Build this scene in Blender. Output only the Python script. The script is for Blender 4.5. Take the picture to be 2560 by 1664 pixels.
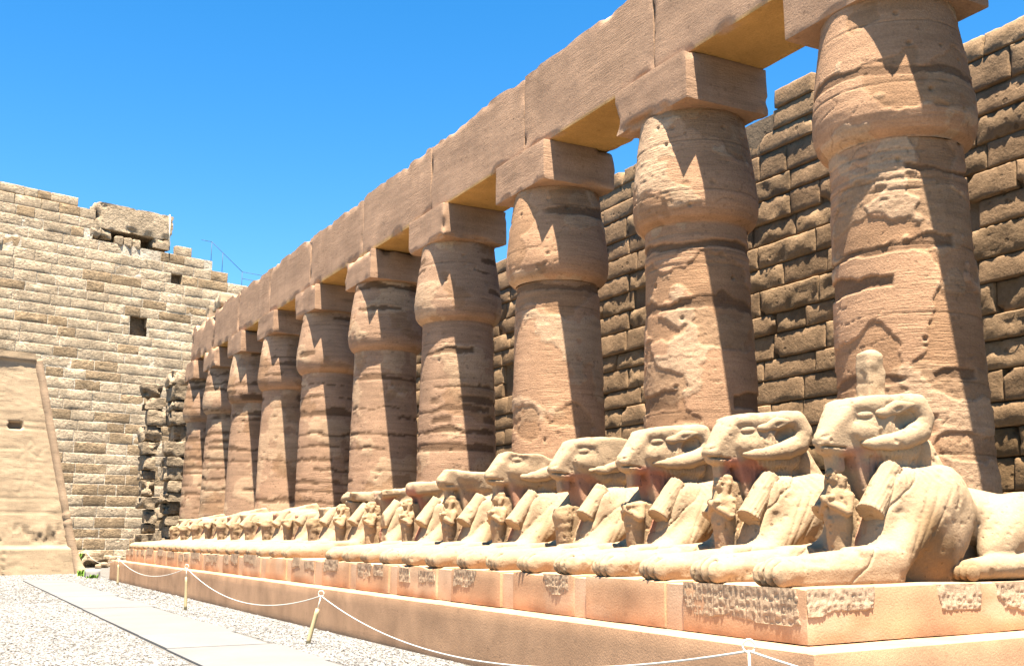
import bpy, math, random
import numpy as np
from math import radians, sin, cos, pi

# ------------------------------------------------------------------ camera, sky, sun, exposure
scene = bpy.context.scene
for o in list(bpy.data.objects):
    bpy.data.objects.remove(o)
COL = scene.collection
cam_d = bpy.data.cameras.new("camera")
cam = bpy.data.objects.new("camera", cam_d); COL.objects.link(cam)
cam_d.sensor_width = 36.0; cam_d.lens = 36.0 * 2700 / 2560
cam_d.clip_start = 0.1; cam_d.clip_end = 3000
cam.location = (0, 0, 1.7)
cam.rotation_euler = (radians(90 + 10.553), 0, radians(-28.40))
scene.camera = cam

SUN = np.array([-0.102, -0.25, 1.0]); SUN /= np.linalg.norm(SUN)      # towards the sun
elev = math.asin(SUN[2])
world = bpy.data.worlds.new("World"); scene.world = world
world.use_nodes = True
wn = world.node_tree; wn.nodes.clear()
sky = wn.nodes.new('ShaderNodeTexSky'); sky.sky_type = 'NISHITA'; sky.sun_disc = False
sky.sun_elevation = elev
sky.sun_rotation = math.atan2(SUN[0], SUN[1])
sky.altitude = 0; sky.air_density = 1.0; sky.dust_density = 0.3; sky.ozone_density = 2.2
hs = wn.nodes.new('ShaderNodeHueSaturation'); hs.inputs['Saturation'].default_value = 1.41; hs.inputs['Hue'].default_value = .497
bg = wn.nodes.new('ShaderNodeBackground'); bg.inputs['Strength'].default_value = 0.05
wo = wn.nodes.new('ShaderNodeOutputWorld')
wn.links.new(sky.outputs[0], hs.inputs['Color']); wn.links.new(hs.outputs[0], bg.inputs[0]); wn.links.new(bg.outputs[0], wo.inputs[0])
sl = bpy.data.lights.new("sun", 'SUN'); sl.energy = 5.0; sl.angle = radians(0.5); sl.color = (1.0, 0.92, 0.80)
so = bpy.data.objects.new("sun", sl); COL.objects.link(so)
from mathutils import Vector
so.rotation_euler = Vector(SUN).to_track_quat('Z', 'Y').to_euler()
so.location = (0, 0, 60)
vs = scene.view_settings
vs.view_transform = 'Standard'; vs.look = 'None'; vs.gamma = 1.0; vs.use_curve_mapping = False
vs.exposure = 2.4
scene.cycles.max_bounces = 6; scene.cycles.diffuse_bounces = 1
scene.cycles.use_adaptive_sampling = True

rng = np.random.default_rng(11)
random.seed(5)

# ------------------------------------------------------------------ noise
def _h(ix, iy, iz, seed):
    h = (ix.astype(np.uint32) * np.uint32(374761393) + iy.astype(np.uint32) * np.uint32(668265263)
         + iz.astype(np.uint32) * np.uint32(2246822519) + np.uint32((seed * 3266489917) & 0xffffffff))
    h ^= h >> np.uint32(15); h *= np.uint32(2246822519); h ^= h >> np.uint32(13); h *= np.uint32(3266489917); h ^= h >> np.uint32(16)
    return h.astype(np.float32) * np.float32(2.0 / 4294967295.0) - 1
def vnoise(p, seed=0):
    p = np.asarray(p, np.float32); f0 = np.floor(p); i = f0.astype(np.int64); f = p - f0
    f = f * f * f * (f * (f * 6 - 15) + 10)
    x, y, z = i[:, 0], i[:, 1], i[:, 2]; fx, fy, fz = f[:, 0], f[:, 1], f[:, 2]
    def L(a, b, t): return a + (b - a) * t
    return L(L(L(_h(x, y, z, seed), _h(x + 1, y, z, seed), fx), L(_h(x, y + 1, z, seed), _h(x + 1, y + 1, z, seed), fx), fy),
             L(L(_h(x, y, z + 1, seed), _h(x + 1, y, z + 1, seed), fx), L(_h(x, y + 1, z + 1, seed), _h(x + 1, y + 1, z + 1, seed), fx), fy), fz)
def fbm(p, octv=4, seed=0, gain=0.5):
    p = np.asarray(p, np.float32); a = 1.0; s = 0; t = 0
    for k in range(octv):
        s = s + a * vnoise(p * (2.03 ** k) + 17.3 * k, seed + 31 * k); t += a; a *= gain
    return s / t
def sstep(a, b, x):
    t = np.clip((x - a) / (b - a), 0, 1); return t * t * (3 - 2 * t)

# ------------------------------------------------------------------ mesh helpers
def link(o, parent=None):
    COL.objects.link(o)
    if parent is not None: o.parent = parent
    return o
def mesh_obj(name, V, F, mat, parent=None, tint=None, smooth=True, loc=(0, 0, 0)):
    V = np.asarray(V, np.float32); F = np.asarray(F, np.int32)
    me = bpy.data.meshes.new(name); n = F.shape[1]
    me.vertices.add(len(V)); me.vertices.foreach_set('co', V.ravel())
    me.loops.add(F.size); me.loops.foreach_set('vertex_index', F.ravel())
    me.polygons.add(len(F)); me.polygons.foreach_set('loop_start', np.arange(len(F), dtype=np.int32) * n)
    me.polygons.foreach_set('loop_total', np.full(len(F), n, np.int32))
    me.polygons.foreach_set('use_smooth', np.full(len(F), smooth, bool))
    me.update(calc_edges=True)
    at = me.attributes.new('tint', 'FLOAT_COLOR', 'POINT')
    c = np.ones((len(V), 4), np.float32)
    if tint is not None: c[:, :3] = np.broadcast_to(np.asarray(tint, np.float32), (len(V), 3))
    at.data.foreach_set('color', c.ravel())
    me.materials.append(mat)
    o = bpy.data.objects.new(name, me); o.location = loc
    return link(o, parent)
class MB:
    def __init__(s): s.V = []; s.F = []; s.C = []; s.n = 0
    def add(s, V, F, tint=(1, 1, 1)):
        V = np.asarray(V, np.float32).reshape(-1, 3)
        s.V.append(V); s.F.append(np.asarray(F, np.int32) + s.n)
        s.C.append(np.broadcast_to(np.asarray(tint, np.float32), (len(V), 3)).astype(np.float32)); s.n += len(V)
    def build(s, name, mat, parent=None, smooth=True, loc=(0, 0, 0)):
        return mesh_obj(name, np.concatenate(s.V), np.concatenate(s.F), mat, parent, np.concatenate(s.C), smooth, loc)
def grid_faces(n, m, wrap=False):
    i = np.arange(n - 1)[:, None]; j = np.arange(m if wrap else m - 1)[None, :]; j2 = (j + 1) % m
    return np.stack(np.broadcast_arrays(i * m + j, i * m + j2, (i + 1) * m + j2, (i + 1) * m + j), -1).reshape(-1, 4)
def thing(name, label, cat, loc=(0, 0, 0), group=None):
    o = bpy.data.objects.new(name, None); o.location = loc; o.empty_display_size = .2
    return tag(link(o), label, cat, group)
def tag(o, label, cat, group=None, kind=None):
    o['label'] = label; o['category'] = cat
    if group: o['group'] = group
    if kind: o['kind'] = kind
    return o
def struct(o): o['kind'] = 'structure'; return o

def cube_grid(size, step, nmin=2):
    """surface of a box centred on 0 as six subdivided grids"""
    sx, sy, sz = size; V = []; F = []; n = 0
    for ax in range(3):
        b, c = (ax + 1) % 3, (ax + 2) % 3
        nb = max(nmin, int(math.ceil(size[b] / step))) + 1; nc = max(nmin, int(math.ceil(size[c] / step))) + 1
        B, Cc = np.meshgrid(np.linspace(-.5, .5, nb) * size[b], np.linspace(-.5, .5, nc) * size[c], indexing='ij')
        for s in (-1, 1):
            P = np.zeros((nb * nc, 3)); P[:, ax] = s * size[ax] / 2; P[:, b] = B.ravel(); P[:, c] = Cc.ravel()
            f = grid_faces(nb, nc)
            if s < 0: f = f[:, ::-1]
            V.append(P); F.append(f + n); n += len(P)
    return np.concatenate(V), np.concatenate(F)
def rock_box(center, size, step=.1, r=.03, amp=.02, freq=2.0, chip=.0, seed=0, rot=0.0, tilt=(0, 0)):
    V, F = cube_grid(size, step); half = np.array(size) / 2
    inner = np.maximum(half - r, 1e-3); q = np.clip(V, -inner, inner); d = V - q
    L = np.linalg.norm(d, axis=1, keepdims=True); nrm = np.where(L > 1e-6, d / np.maximum(L, 1e-6), 0)
    flat = L[:, 0] < 1e-6
    P = q + nrm * r
    W = V + np.array(center)
    P = P + nrm * (amp * fbm(W * freq, 4, seed))[:, None]
    if chip > 0:       # knocked-off edges and corners
        e = np.sort(half - np.abs(V), axis=1); edge = np.exp(-(e[:, 1] / (chip * 1.2)) ** 2)
        c = np.clip(fbm(W * 1.6, 3, seed + 7) - .05, 0, 1) * 2.2 * edge * chip
        P = P - np.sign(V) * (np.abs(V) > half - chip * 1.5) * c[:, None]
    ca, sa = cos(rot), sin(rot)
    if tilt != (0, 0):
        ta, tb = tilt
        P = np.stack([P[:, 0], P[:, 1] * cos(ta) - P[:, 2] * sin(ta), P[:, 1] * sin(ta) + P[:, 2] * cos(ta)], 1)
        P = np.stack([P[:, 0] * cos(tb) + P[:, 2] * sin(tb), P[:, 1], -P[:, 0] * sin(tb) + P[:, 2] * cos(tb)], 1)
    P = np.stack([P[:, 0] * ca - P[:, 1] * sa, P[:, 0] * sa + P[:, 1] * ca, P[:, 2]], 1)
    return P + np.array(center), F
def tube(pts, r, seg=8):
    pts = np.asarray(pts, float); n = len(pts); rr = np.broadcast_to(np.asarray(r, float), (n,))
    t = np.gradient(pts, axis=0); t /= np.linalg.norm(t, axis=1, keepdims=True)
    up = np.where(np.abs(t[:, 2:3]) > .9, np.array([[1., 0, 0]]), np.array([[0, 0, 1.]]))
    a = np.cross(t, up); a /= np.linalg.norm(a, axis=1, keepdims=True); b = np.cross(t, a)
    th = np.linspace(0, 2 * pi, seg, endpoint=False)
    V = pts[:, None, :] + rr[:, None, None] * (np.cos(th)[None, :, None] * a[:, None, :] + np.sin(th)[None, :, None] * b[:, None, :])
    F = list(grid_faces(n, seg, True)); V = V.reshape(-1, 3)
    V = np.concatenate([V, pts[:1], pts[-1:]]); k = n * seg
    for j in range(seg):
        F.append([k, (j + 1) % seg, j, k]); F.append([k + 1, (n - 1) * seg + j, (n - 1) * seg + (j + 1) % seg, k + 1])
    return V, np.array(F)
def tube_open(pts, r, seg=8):
    V, F = tube(pts, r, seg); return V[:-2], F[:-2 * seg]
def lathe(prof, seg=24):
    prof = np.asarray(prof, float); th = np.linspace(0, 2 * pi, seg, endpoint=False)
    V = np.stack([prof[:, 0:1] * np.cos(th), prof[:, 0:1] * np.sin(th), np.repeat(prof[:, 1:2], seg, 1)], -1).reshape(-1, 3)
    return V, grid_faces(len(prof), seg, True)

# ------------------------------------------------------------------ materials
def stone(name, base=(.53, .53, .53), var=.25, vscale=1.2, fine=.18, fscale=22.0, bump=.5, bscale=30.0, bdist=.02, pits=0.0, pscale=9.0, rough=.93, streak=0.0, bed=0.0):
    m = bpy.data.materials.new(name); m.use_nodes = True
    nt = m.node_tree; N = nt.nodes; K = nt.links; N.clear()
    out = N.new('ShaderNodeOutputMaterial'); b = N.new('ShaderNodeBsdfPrincipled'); K.new(b.outputs[0], out.inputs[0])
    b.inputs['Roughness'].default_value = rough; b.inputs['Specular IOR Level'].default_value = .12
    geo = N.new('ShaderNodeNewGeometry'); at = N.new('ShaderNodeAttribute'); at.attribute_name = 'tint'
    def noise(sc, det, rg=.55, vec=None):
        n = N.new('ShaderNodeTexNoise'); n.inputs['Scale'].default_value = sc; n.inputs['Detail'].default_value = det
        n.inputs['Roughness'].default_value = rg; K.new(vec or geo.outputs['Position'], n.inputs['Vector']); return n
    def mr(src, a, c, d, e):
        r = N.new('ShaderNodeMapRange'); r.inputs[1].default_value = a; r.inputs[2].default_value = c
        r.inputs[3].default_value = d; r.inputs[4].default_value = e; K.new(src, r.inputs[0]); return r.outputs[0]
    def mul(a, c):
        x = N.new('ShaderNodeVectorMath'); x.operation = 'MULTIPLY'; K.new(a, x.inputs[0]); K.new(c, x.inputs[1]); return x.outputs[0]
    def scal(a, f):
        x = N.new('ShaderNodeVectorMath'); x.operation = 'SCALE'; K.new(a, x.inputs[0]); K.new(f, x.inputs['Scale']); return x.outputs[0]
    rgb = N.new('ShaderNodeRGB'); rgb.outputs[0].default_value = (*base, 1)
    col = mul(rgb.outputs[0], at.outputs['Color'])
    n1 = noise(vscale, 5.0); col = scal(col, mr(n1.outputs[0], .3, .7, 1 - var, 1 + var))
    n2 = noise(fscale, 4.0, .7); col = scal(col, mr(n2.outputs[0], .3, .7, 1 - fine, 1 + fine))
    if streak:
        mp = N.new('ShaderNodeMapping'); mp.inputs['Scale'].default_value = (2.0, 2.0, .25); K.new(geo.outputs['Position'], mp.inputs[0])
        n3 = noise(1.6, 5.0, .6, mp.outputs[0]); col = scal(col, mr(n3.outputs[0], .45, .75, 1.0, 1 - streak))
    nb = noise(bscale, 6.0, .65); hgt = nb.outputs[0]
    if bed:
        mp2 = N.new('ShaderNodeMapping'); mp2.inputs['Scale'].default_value = (1.0, 1.0, 9.0); mp2.inputs['Rotation'].default_value = (.05, .03, 0); K.new(geo.outputs['Position'], mp2.inputs[0])
        n4 = noise(.9, 6.0, .62, mp2.outputs[0]); col = scal(col, mr(n4.outputs[0], .35, .65, 1 - bed, 1 + bed * .7))
        n5 = noise(3.5, 5.0, .6, mp2.outputs[0])
        n6 = noise(.55, 4.0); bm_ = N.new('ShaderNodeMath'); bm_.operation = 'MULTIPLY'; K.new(n5.outputs[0], bm_.inputs[0]); K.new(mr(n6.outputs[0], .46, .58, .15, 1.7), bm_.inputs[1])
        ad2 = N.new('ShaderNodeMath'); ad2.operation = 'ADD'; K.new(bm_.outputs[0], ad2.inputs[0]); K.new(hgt, ad2.inputs[1]); hgt = ad2.outputs[0]
    if pits:
        vo = N.new('ShaderNodeTexVoronoi'); vo.inputs['Scale'].default_value = pscale; vo.inputs['Randomness'].default_value = 1.0
        K.new(geo.outputs['Position'], vo.inputs['Vector'])
        nm = noise(pscale * .35, 2.0)
        ad = N.new('ShaderNodeMath'); ad.operation = 'MULTIPLY_ADD'; ad.inputs[1].default_value = 1.0; ad.inputs[2].default_value = 0.0
        mm = mr(nm.outputs[0], .4, .62, 0.0, .22)
        lt = N.new('ShaderNodeMath'); lt.operation = 'SUBTRACT'; K.new(vo.outputs['Distance'], lt.inputs[0]); K.new(mm, lt.inputs[1])
        pit = mr(lt.outputs[0], -.06, .04, 0.0, 1.0)
        col = scal(col, mr(pit, 0, 1, 1 - pits * .6, 1.0))
        s = N.new('ShaderNodeMath'); s.operation = 'MULTIPLY_ADD'; K.new(pit, s.inputs[0]); s.inputs[1].default_value = pits; K.new(hgt, s.inputs[2]); hgt = s.outputs[0]
    bm = N.new('ShaderNodeBump'); bm.inputs['Strength'].default_value = bump; bm.inputs['Distance'].default_value = bdist
    K.new(hgt, bm.inputs['Height']); K.new(bm.outputs[0], b.inputs['Normal'])
    K.new(col, b.inputs['Base Color'])
    return m
def plain(name, base, rough=.6, metal=0.0, bump=0.0, bscale=60):
    m = stone(name, base, var=.08, fine=.06, bump=bump or .1, bscale=bscale, bdist=.004, rough=rough); return m

M_col = stone('weathered column stone', var=.16, vscale=.9, fine=.16, fscale=26, bump=.6, bscale=34, bdist=.022, pits=.35, pscale=5.5, bed=.16)
M_beam = stone('architrave sandstone', var=.14, vscale=.7, fine=.14, fscale=24, bump=.4, bscale=26, bdist=.022, pits=.3, pscale=5.0, streak=.10, bed=.12)
M_wall = stone('dark wall sandstone', var=.3, vscale=1.3, fine=.16, fscale=18, bump=.5, bscale=9, bdist=.05, pits=.7, pscale=3.2)
M_pyl = stone('pylon sandstone', var=.2, vscale=.9, fine=.3, fscale=6, bump=.8, bscale=5.0, bdist=.16, pits=.3, pscale=2.4, bed=.10)
M_sph = stone('carved sandstone', var=.12, vscale=2.0, fine=.1, fscale=40, bump=.6, bscale=42, bdist=.014, pits=.5, pscale=10.0)
M_plast = stone('ochre lime plaster', var=.22, vscale=1.3, fine=.12, fscale=50, bump=.45, bscale=45, bdist=.010, pits=.18, pscale=6.0)
M_inlay = stone('inscribed old stone', var=.2, vscale=5, fine=.2, fscale=50, bump=.5, bscale=60, bdist=.01)
M_ground = stone('white crushed gravel bed', base=(.14, .128, .112), var=.10, vscale=.6, fine=.35, fscale=34, bump=1.0, bscale=30, bdist=.05)
M_gravel = stone('crushed limestone', var=.1, fine=.1, bump=.2)
M_path = stone('pale paving stone', var=.07, vscale=.8, fine=.05, fscale=14, bump=.25, bscale=30, bdist=.008)
M_rope = plain('white nylon rope', (.50, .47, .41), .7, bump=.6, bscale=220)
M_post = plain('yellowish painted wood post', (.42, .33, .18), .6)
M_ring = plain('white painted iron', (.72, .66, .52), .45)
M_rail = plain('dark painted steel', (.06, .07, .08), .5)
M_leaf = stone('weed leaves', base=(.16, .27, .04), var=.35, vscale=6, fine=.2, bump=.1, rough=.6)

SAND = np.array([.59, .41, .245]); PLA = np.array([.64, .375, .215]); DARK = np.array([.25, .14, .075])

# ------------------------------------------------------------------ ground, path
def sheet(name, x0, x1, y0, y1, z, mat, tint=(1, 1, 1), n=2, m=2):
    X, Y = np.meshgrid(np.linspace(x0, x1, n), np.linspace(y0, y1, m), indexing='ij')
    return mesh_obj(name, np.stack([X.ravel(), Y.ravel(), np.full(X.size, z)], 1), grid_faces(n, m)[:, ::-1] if (x1 - x0) * (y1 - y0) < 0 else grid_faces(n, m)[:, ::-1], mat, None, tint)
g = sheet('ground', -900, 900, -900, 1500, 0.0, M_ground, (1, 1, 1), 3, 3); struct(g)
# paved walkway of large pale slabs, each course with a fine joint
pb = MB(); y = 2.0; k = 0
while y < 44.0:
    L = 2.3 + .4 * random.random(); xl = 3.40 + .16 * max(0, (y - 15) / 28); xr = 5.02 + .06 * sin(y)
    splits = [xl, xr]
    for a, b in zip(splits[:-1], splits[1:]):
        hh = .030 + .008 * random.random(); t = .90 + .1 * random.random()
        V, F = rock_box(((a + b) / 2, y + L / 2, hh / 2), (b - a, L - .004, hh), .3, .006, .004, 3, .0, k); k += 1
        pb.add(V, F, np.array([.285, .27, .25]) * t)
    y += L
struct(pb.build('path', M_path))
# loose crushed stones over the gravel bed
def gravel():
    cells = []
    def region(n, x0, x1, y0, y1, s0, s1):
        x = rng.uniform(x0, x1, n); y = rng.uniform(y0, y1, n); s = rng.uniform(s0, s1, n)
        ok = ((x < 3.34 + .16 * np.maximum(0, (y - 15) / 28)) | (x > 5.10) | (y > 44.2)) & ((x < 6.5) | (y > 44.6) )
        ok &= x > -0.12 * y - .5 + .12 * y * 1.0 - .35      # left of the frame nothing is seen
        cells.append(np.stack([x[ok], y[ok], s[ok]], 1))
    region(34000, -.6, 6.5, 10.5, 18, .012, .030)
    region(36000, -.6, 6.5, 18, 30, .014, .034)
    region(30000, -.6, 6.6, 30, 60, .018, .042)
    P = np.concatenate(cells); n = len(P)
    oct_ = np.array([[1, 0, 0], [0, 1, 0], [-1, 0, 0], [0, -1, 0], [0, 0, .8], [0, 0, -.5]], float)
    F = np.array([[0, 1, 4], [1, 2, 4], [2, 3, 4], [3, 0, 4], [1, 0, 5], [2, 1, 5], [3, 2, 5], [0, 3, 5]])
    J = oct_[None] * rng.uniform(.6, 1.25, (n, 6, 1)) + rng.normal(0, .16, (n, 6, 3))
    a = rng.uniform(0, 2 * pi, n); c, s = np.cos(a)[:, None], np.sin(a)[:, None]
    X = J[..., 0] * 1.3 * c - J[..., 1] * s; Y = J[..., 0] * 1.3 * s + J[..., 1] * c
    V = np.stack([X, Y, J[..., 2] * .7 + .25], -1) * P[:, 2][:, None, None]
    V[..., 0] += P[:, 0:1]; V[..., 1] += P[:, 1:2]
    t = rng.uniform(.42, 1.0, (n, 1)) ** .8; col = np.where(rng.random((n, 1)) < .07, t * np.array([[.22, .19, .15]]), t * np.array([[.44, .415, .38]]))
    o = mesh_obj('gravel', V.reshape(-1, 3), (F[None] + 6 * np.arange(n)[:, None, None]).reshape(-1, 3), M_gravel, None, np.repeat(col, 6, 0), smooth=False)
    tag(o, 'loose white crushed gravel beside the paved path', 'gravel', None, 'stuff')
gravel()

# ------------------------------------------------------------------ SDF volume + surface nets
class Vol:
    def __init__(s, lo, hi, h):
        s.lo = np.array(lo, float); s.h = h; s.n = np.ceil((np.array(hi) - s.lo) / h).astype(int) + 1
        s.ax = [(s.lo[i] + h * np.arange(s.n[i])).astype(np.float32) for i in range(3)]
        s.D = np.full(s.n, .6, np.float32)
    def _sl(s, lo, hi, pad):
        sl = []
        for i in range(3):
            a = int(np.clip(math.floor((lo[i] - pad - s.lo[i]) / s.h), 0, s.n[i])); b = int(np.clip(math.ceil((hi[i] + pad - s.lo[i]) / s.h) + 1, 0, s.n[i]))
            if b <= a: return None
            sl.append(slice(a, b))
        return tuple(sl)
    def op(s, prim, k=.05, cut=False):
        f, lo, hi = prim; sl = s._sl(lo, hi, k + .12)
        if sl is None: return
        P = (s.ax[0][sl[0]][:, None, None], s.ax[1][sl[1]][None, :, None], s.ax[2][sl[2]][None, None, :])
        d = np.asarray(f(*P), np.float32); D = s.D[sl]
        if cut:
            if k > 0: hh = np.maximum(k - np.abs(D + d), 0) / k; s.D[sl] = np.maximum(D, -d) + hh * hh * k * .25
            else: s.D[sl] = np.maximum(D, -d)
        else:
            if k > 0: hh = np.maximum(k - np.abs(D - d), 0) / k; s.D[sl] = np.minimum(D, d) - hh * hh * k * .25
            else: s.D[sl] = np.minimum(D, d)
    def add(s, prim, k=.05): s.op(prim, k)
    def cut(s, prim, k=.02): s.op(prim, k, True)
    def near(s, w=.1):
        idx = np.nonzero(np.abs(s.D) < w); P = np.stack([s.ax[i][idx[i]] for i in range(3)], 1); return idx, P
    def rough(s, seed, amp=.012, freq=3.0, pit=.02, pfreq=11):
        idx, P = s.near(.12)
        n = amp * fbm(P * freq, 4, seed)
        if pit: n = n + pit * np.clip(vnoise(P * pfreq, seed + 3) - .45, 0, 1) * 1.6
        s.D[idx] += n
    def plane_cut(s, fn, seed, amp=.05, freq=3.5):
        """keep where fn<0, with a broken-stone surface"""
        P = np.meshgrid(*s.ax, indexing='ij'); d = fn(*P).astype(np.float32)
        idx = np.nonzero(np.abs(d) < .25); Q = np.stack([P[i][idx] for i in range(3)], 1)
        d[idx] += amp * fbm(Q * freq, 4, seed, .6)
        s.D = np.maximum(s.D, d)
    def mesh(s):
        D = s.D; n = D.shape; ins = D < 0
        cnt = np.zeros([m - 1 for m in n], np.int8)
        for a in (0, 1):
            for b in (0, 1):
                for c in (0, 1):
                    cnt += ins[a:n[0] - 1 + a, b:n[1] - 1 + b, c:n[2] - 1 + c]
        act = (cnt > 0) & (cnt < 8); I = np.argwhere(act)
        ids = np.full(act.shape, -1, np.int64); ids[act] = np.arange(len(I))
        cor = [(a, b, c) for a in (0, 1) for b in (0, 1) for c in (0, 1)]
        vals = np.stack([D[I[:, 0] + a, I[:, 1] + b, I[:, 2] + c] for a, b, c in cor], 1)
        acc = np.zeros((len(I), 3)); num = np.zeros(len(I))
        for p in range(8):
            for q in range(p + 1, 8):
                dd = [cor[q][t] - cor[p][t] for t in range(3)]
                if sum(map(abs, dd)) != 1: continue
                v0, v1 = vals[:, p], vals[:, q]; x = (v0 < 0) != (v1 < 0)
                t = np.where(x, v0 / np.where(v0 - v1 == 0, 1, v0 - v1), 0)
                acc += np.where(x[:, None], np.array(cor[p]) + t[:, None] * np.array(dd), 0); num += x
        V = s.lo + s.h * (I + acc / num[:, None])
        F = []
        for ax in range(3):
            b, c = (ax + 1) % 3, (ax + 2) % 3
            A = [slice(None)] * 3; B = [slice(None)] * 3; A[ax] = slice(0, n[ax] - 1); B[ax] = slice(1, n[ax])
            x0 = ins[tuple(A)]; x1 = ins[tuple(B)]; E = np.argwhere(x0 != x1)
            E = E[(E[:, b] > 0) & (E[:, c] > 0) & (E[:, b] < n[b] - 1) & (E[:, c] < n[c] - 1)]
            if not len(E): continue
            flip = ~x0[E[:, 0], E[:, 1], E[:, 2]]
            def at(db, dc):
                e = E.copy(); e[:, b] += db; e[:, c] += dc; return ids[e[:, 0], e[:, 1], e[:, 2]]
            q = np.stack([at(-1, -1), at(0, -1), at(0, 0), at(-1, 0)], 1); q[flip] = q[flip][:, ::-1]; F.append(q)
        F = np.concatenate(F); F = F[(F >= 0).all(1)]
        return V, F
def _bb(pts, r):
    pts = np.array(pts, float); return pts.min(0) - r, pts.max(0) + r
def ell(c, r, yaw=0.0, pit=0.0):
    """ellipsoid; pit tilts it in the u-w plane, yaw in u-v"""
    R = max(r); cp, sp, cy, sy = cos(pit), sin(pit), cos(yaw), sin(yaw)
    def f(u, v, w):
        x, y, z = u - c[0], v - c[1], w - c[2]
        x, y = x * cy + y * sy, -x * sy + y * cy
        x, z = x * cp + z * sp, -x * sp + z * cp
        k0 = np.sqrt((x / r[0]) ** 2 + (y / r[1]) ** 2 + (z / r[2]) ** 2); k1 = np.sqrt((x / r[0] ** 2) ** 2 + (y / r[1] ** 2) ** 2 + (z / r[2] ** 2) ** 2)
        return k0 * (k0 - 1) / np.maximum(k1, 1e-6)
    return f, np.array(c) - R, np.array(c) + R
def cone(a, b, ra, rb, sv=1.0):
    a = np.array(a, float); b = np.array(b, float); ab = b - a; L2 = max((ab ** 2).sum(), 1e-9)
    def f(u, v, w):
        x, y, z = u - a[0], v - a[1], w - a[2]
        t = np.clip((x * ab[0] + y * ab[1] + z * ab[2]) / L2, 0, 1)
        return np.sqrt((x - t * ab[0]) ** 2 + ((y - t * ab[1]) / sv) ** 2 + (z - t * ab[2]) ** 2) - (ra + (rb - ra) * t)
    lo, hi = _bb([a, b], max(ra, rb) * max(1, sv)); return f, lo, hi
def chain(pts, rad, sv=1.0):
    fs = [cone(pts[i], pts[i + 1], rad[i], rad[i + 1], sv) for i in range(len(pts) - 1)]
    def f(u, v, w):
        d = fs[0][0](u, v, w)
        for g_ in fs[1:]: d = np.minimum(d, g_[0](u, v, w))
        return d
    lo, hi = _bb(pts, max(rad) * max(1, sv)); return f, lo, hi
def cyl(a, b, ra, rb):
    a = np.array(a, float); b = np.array(b, float); ab = b - a; L = np.linalg.norm(ab); ab = ab / L
    def f(u, v, w):
        x, y, z = u - a[0], v - a[1], w - a[2]; t = x * ab[0] + y * ab[1] + z * ab[2]
        rad = np.sqrt(np.maximum(x * x + y * y + z * z - t * t, 0)); R = ra + (rb - ra) * np.clip(t / L, 0, 1)
        return np.maximum(rad - R, np.maximum(-t, t - L))
    lo, hi = _bb([a, b], max(ra, rb)); return f, lo, hi
def box(c, h, r=.02, pit=0.0, yaw=0.0):
    R = float(np.linalg.norm(h)); cp, sp, cy, sy = cos(pit), sin(pit), cos(yaw), sin(yaw)
    def f(u, v, w):
        x, y, z = u - c[0], v - c[1], w - c[2]
        x, y = x * cy + y * sy, -x * sy + y * cy
        x, z = x * cp + z * sp, -x * sp + z * cp
        qx, qy, qz = np.abs(x) - h[0] + r, np.abs(y) - h[1] + r, np.abs(z) - h[2] + r
        return np.sqrt(np.maximum(qx, 0) ** 2 + np.maximum(qy, 0) ** 2 + np.maximum(qz, 0) ** 2) + np.minimum(np.maximum(np.maximum(qx, qy), qz), 0) - r
    return f, np.array(c) - R, np.array(c) + R

# ------------------------------------------------------------------ ram sphinx
def chest_wedge():
    def f(u, v, w):
        av = np.sqrt(v * v + .002)
        def smax(a, b, k): h_ = np.maximum(k - np.abs(a - b), 0) / k; return np.maximum(a, b) + h_ * h_ * k * .25
        d = smax(((u - 1.37) * -1.05 + (w - .05) * .42) / 1.13, av - .47, .16)
        d = smax(d, w - 1.16, .2); return smax(d, u - 2.7, .2)
    return f, np.array([1.2, -.5, -.02]), np.array([2.7, .5, 1.2])
def ram_head():
    def smax(a, b, k=.09):
        h_ = np.maximum(k - np.abs(a - b), 0) / k; return np.maximum(a, b) + h_ * h_ * k * .25
    def f(u, v, w):
        av = np.sqrt(v * v + .0004)
        d = smax((u - 1.165) * -.75 + (w - 1.47) * .66, w - 1.90 - .09 * (u - 1.6), .12)     # straight nose line, flat crown
        d = smax(d, -(w - 1.285 + .04 * (u - 1.2)), .08)
        d = smax(d, (u - 1.165) * -.97 - (w - 1.42) * .24, .08); d = smax(d, u - 2.42, .10)
        half = np.minimum(.100 + .27 * (u - 1.17) + .10 * (w - 1.50), .31)
        return smax(d, (av - half) * .96, .09)
    return f, np.array([1.1, -.32, 1.33]), np.array([2.45, .32, 1.97])
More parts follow.
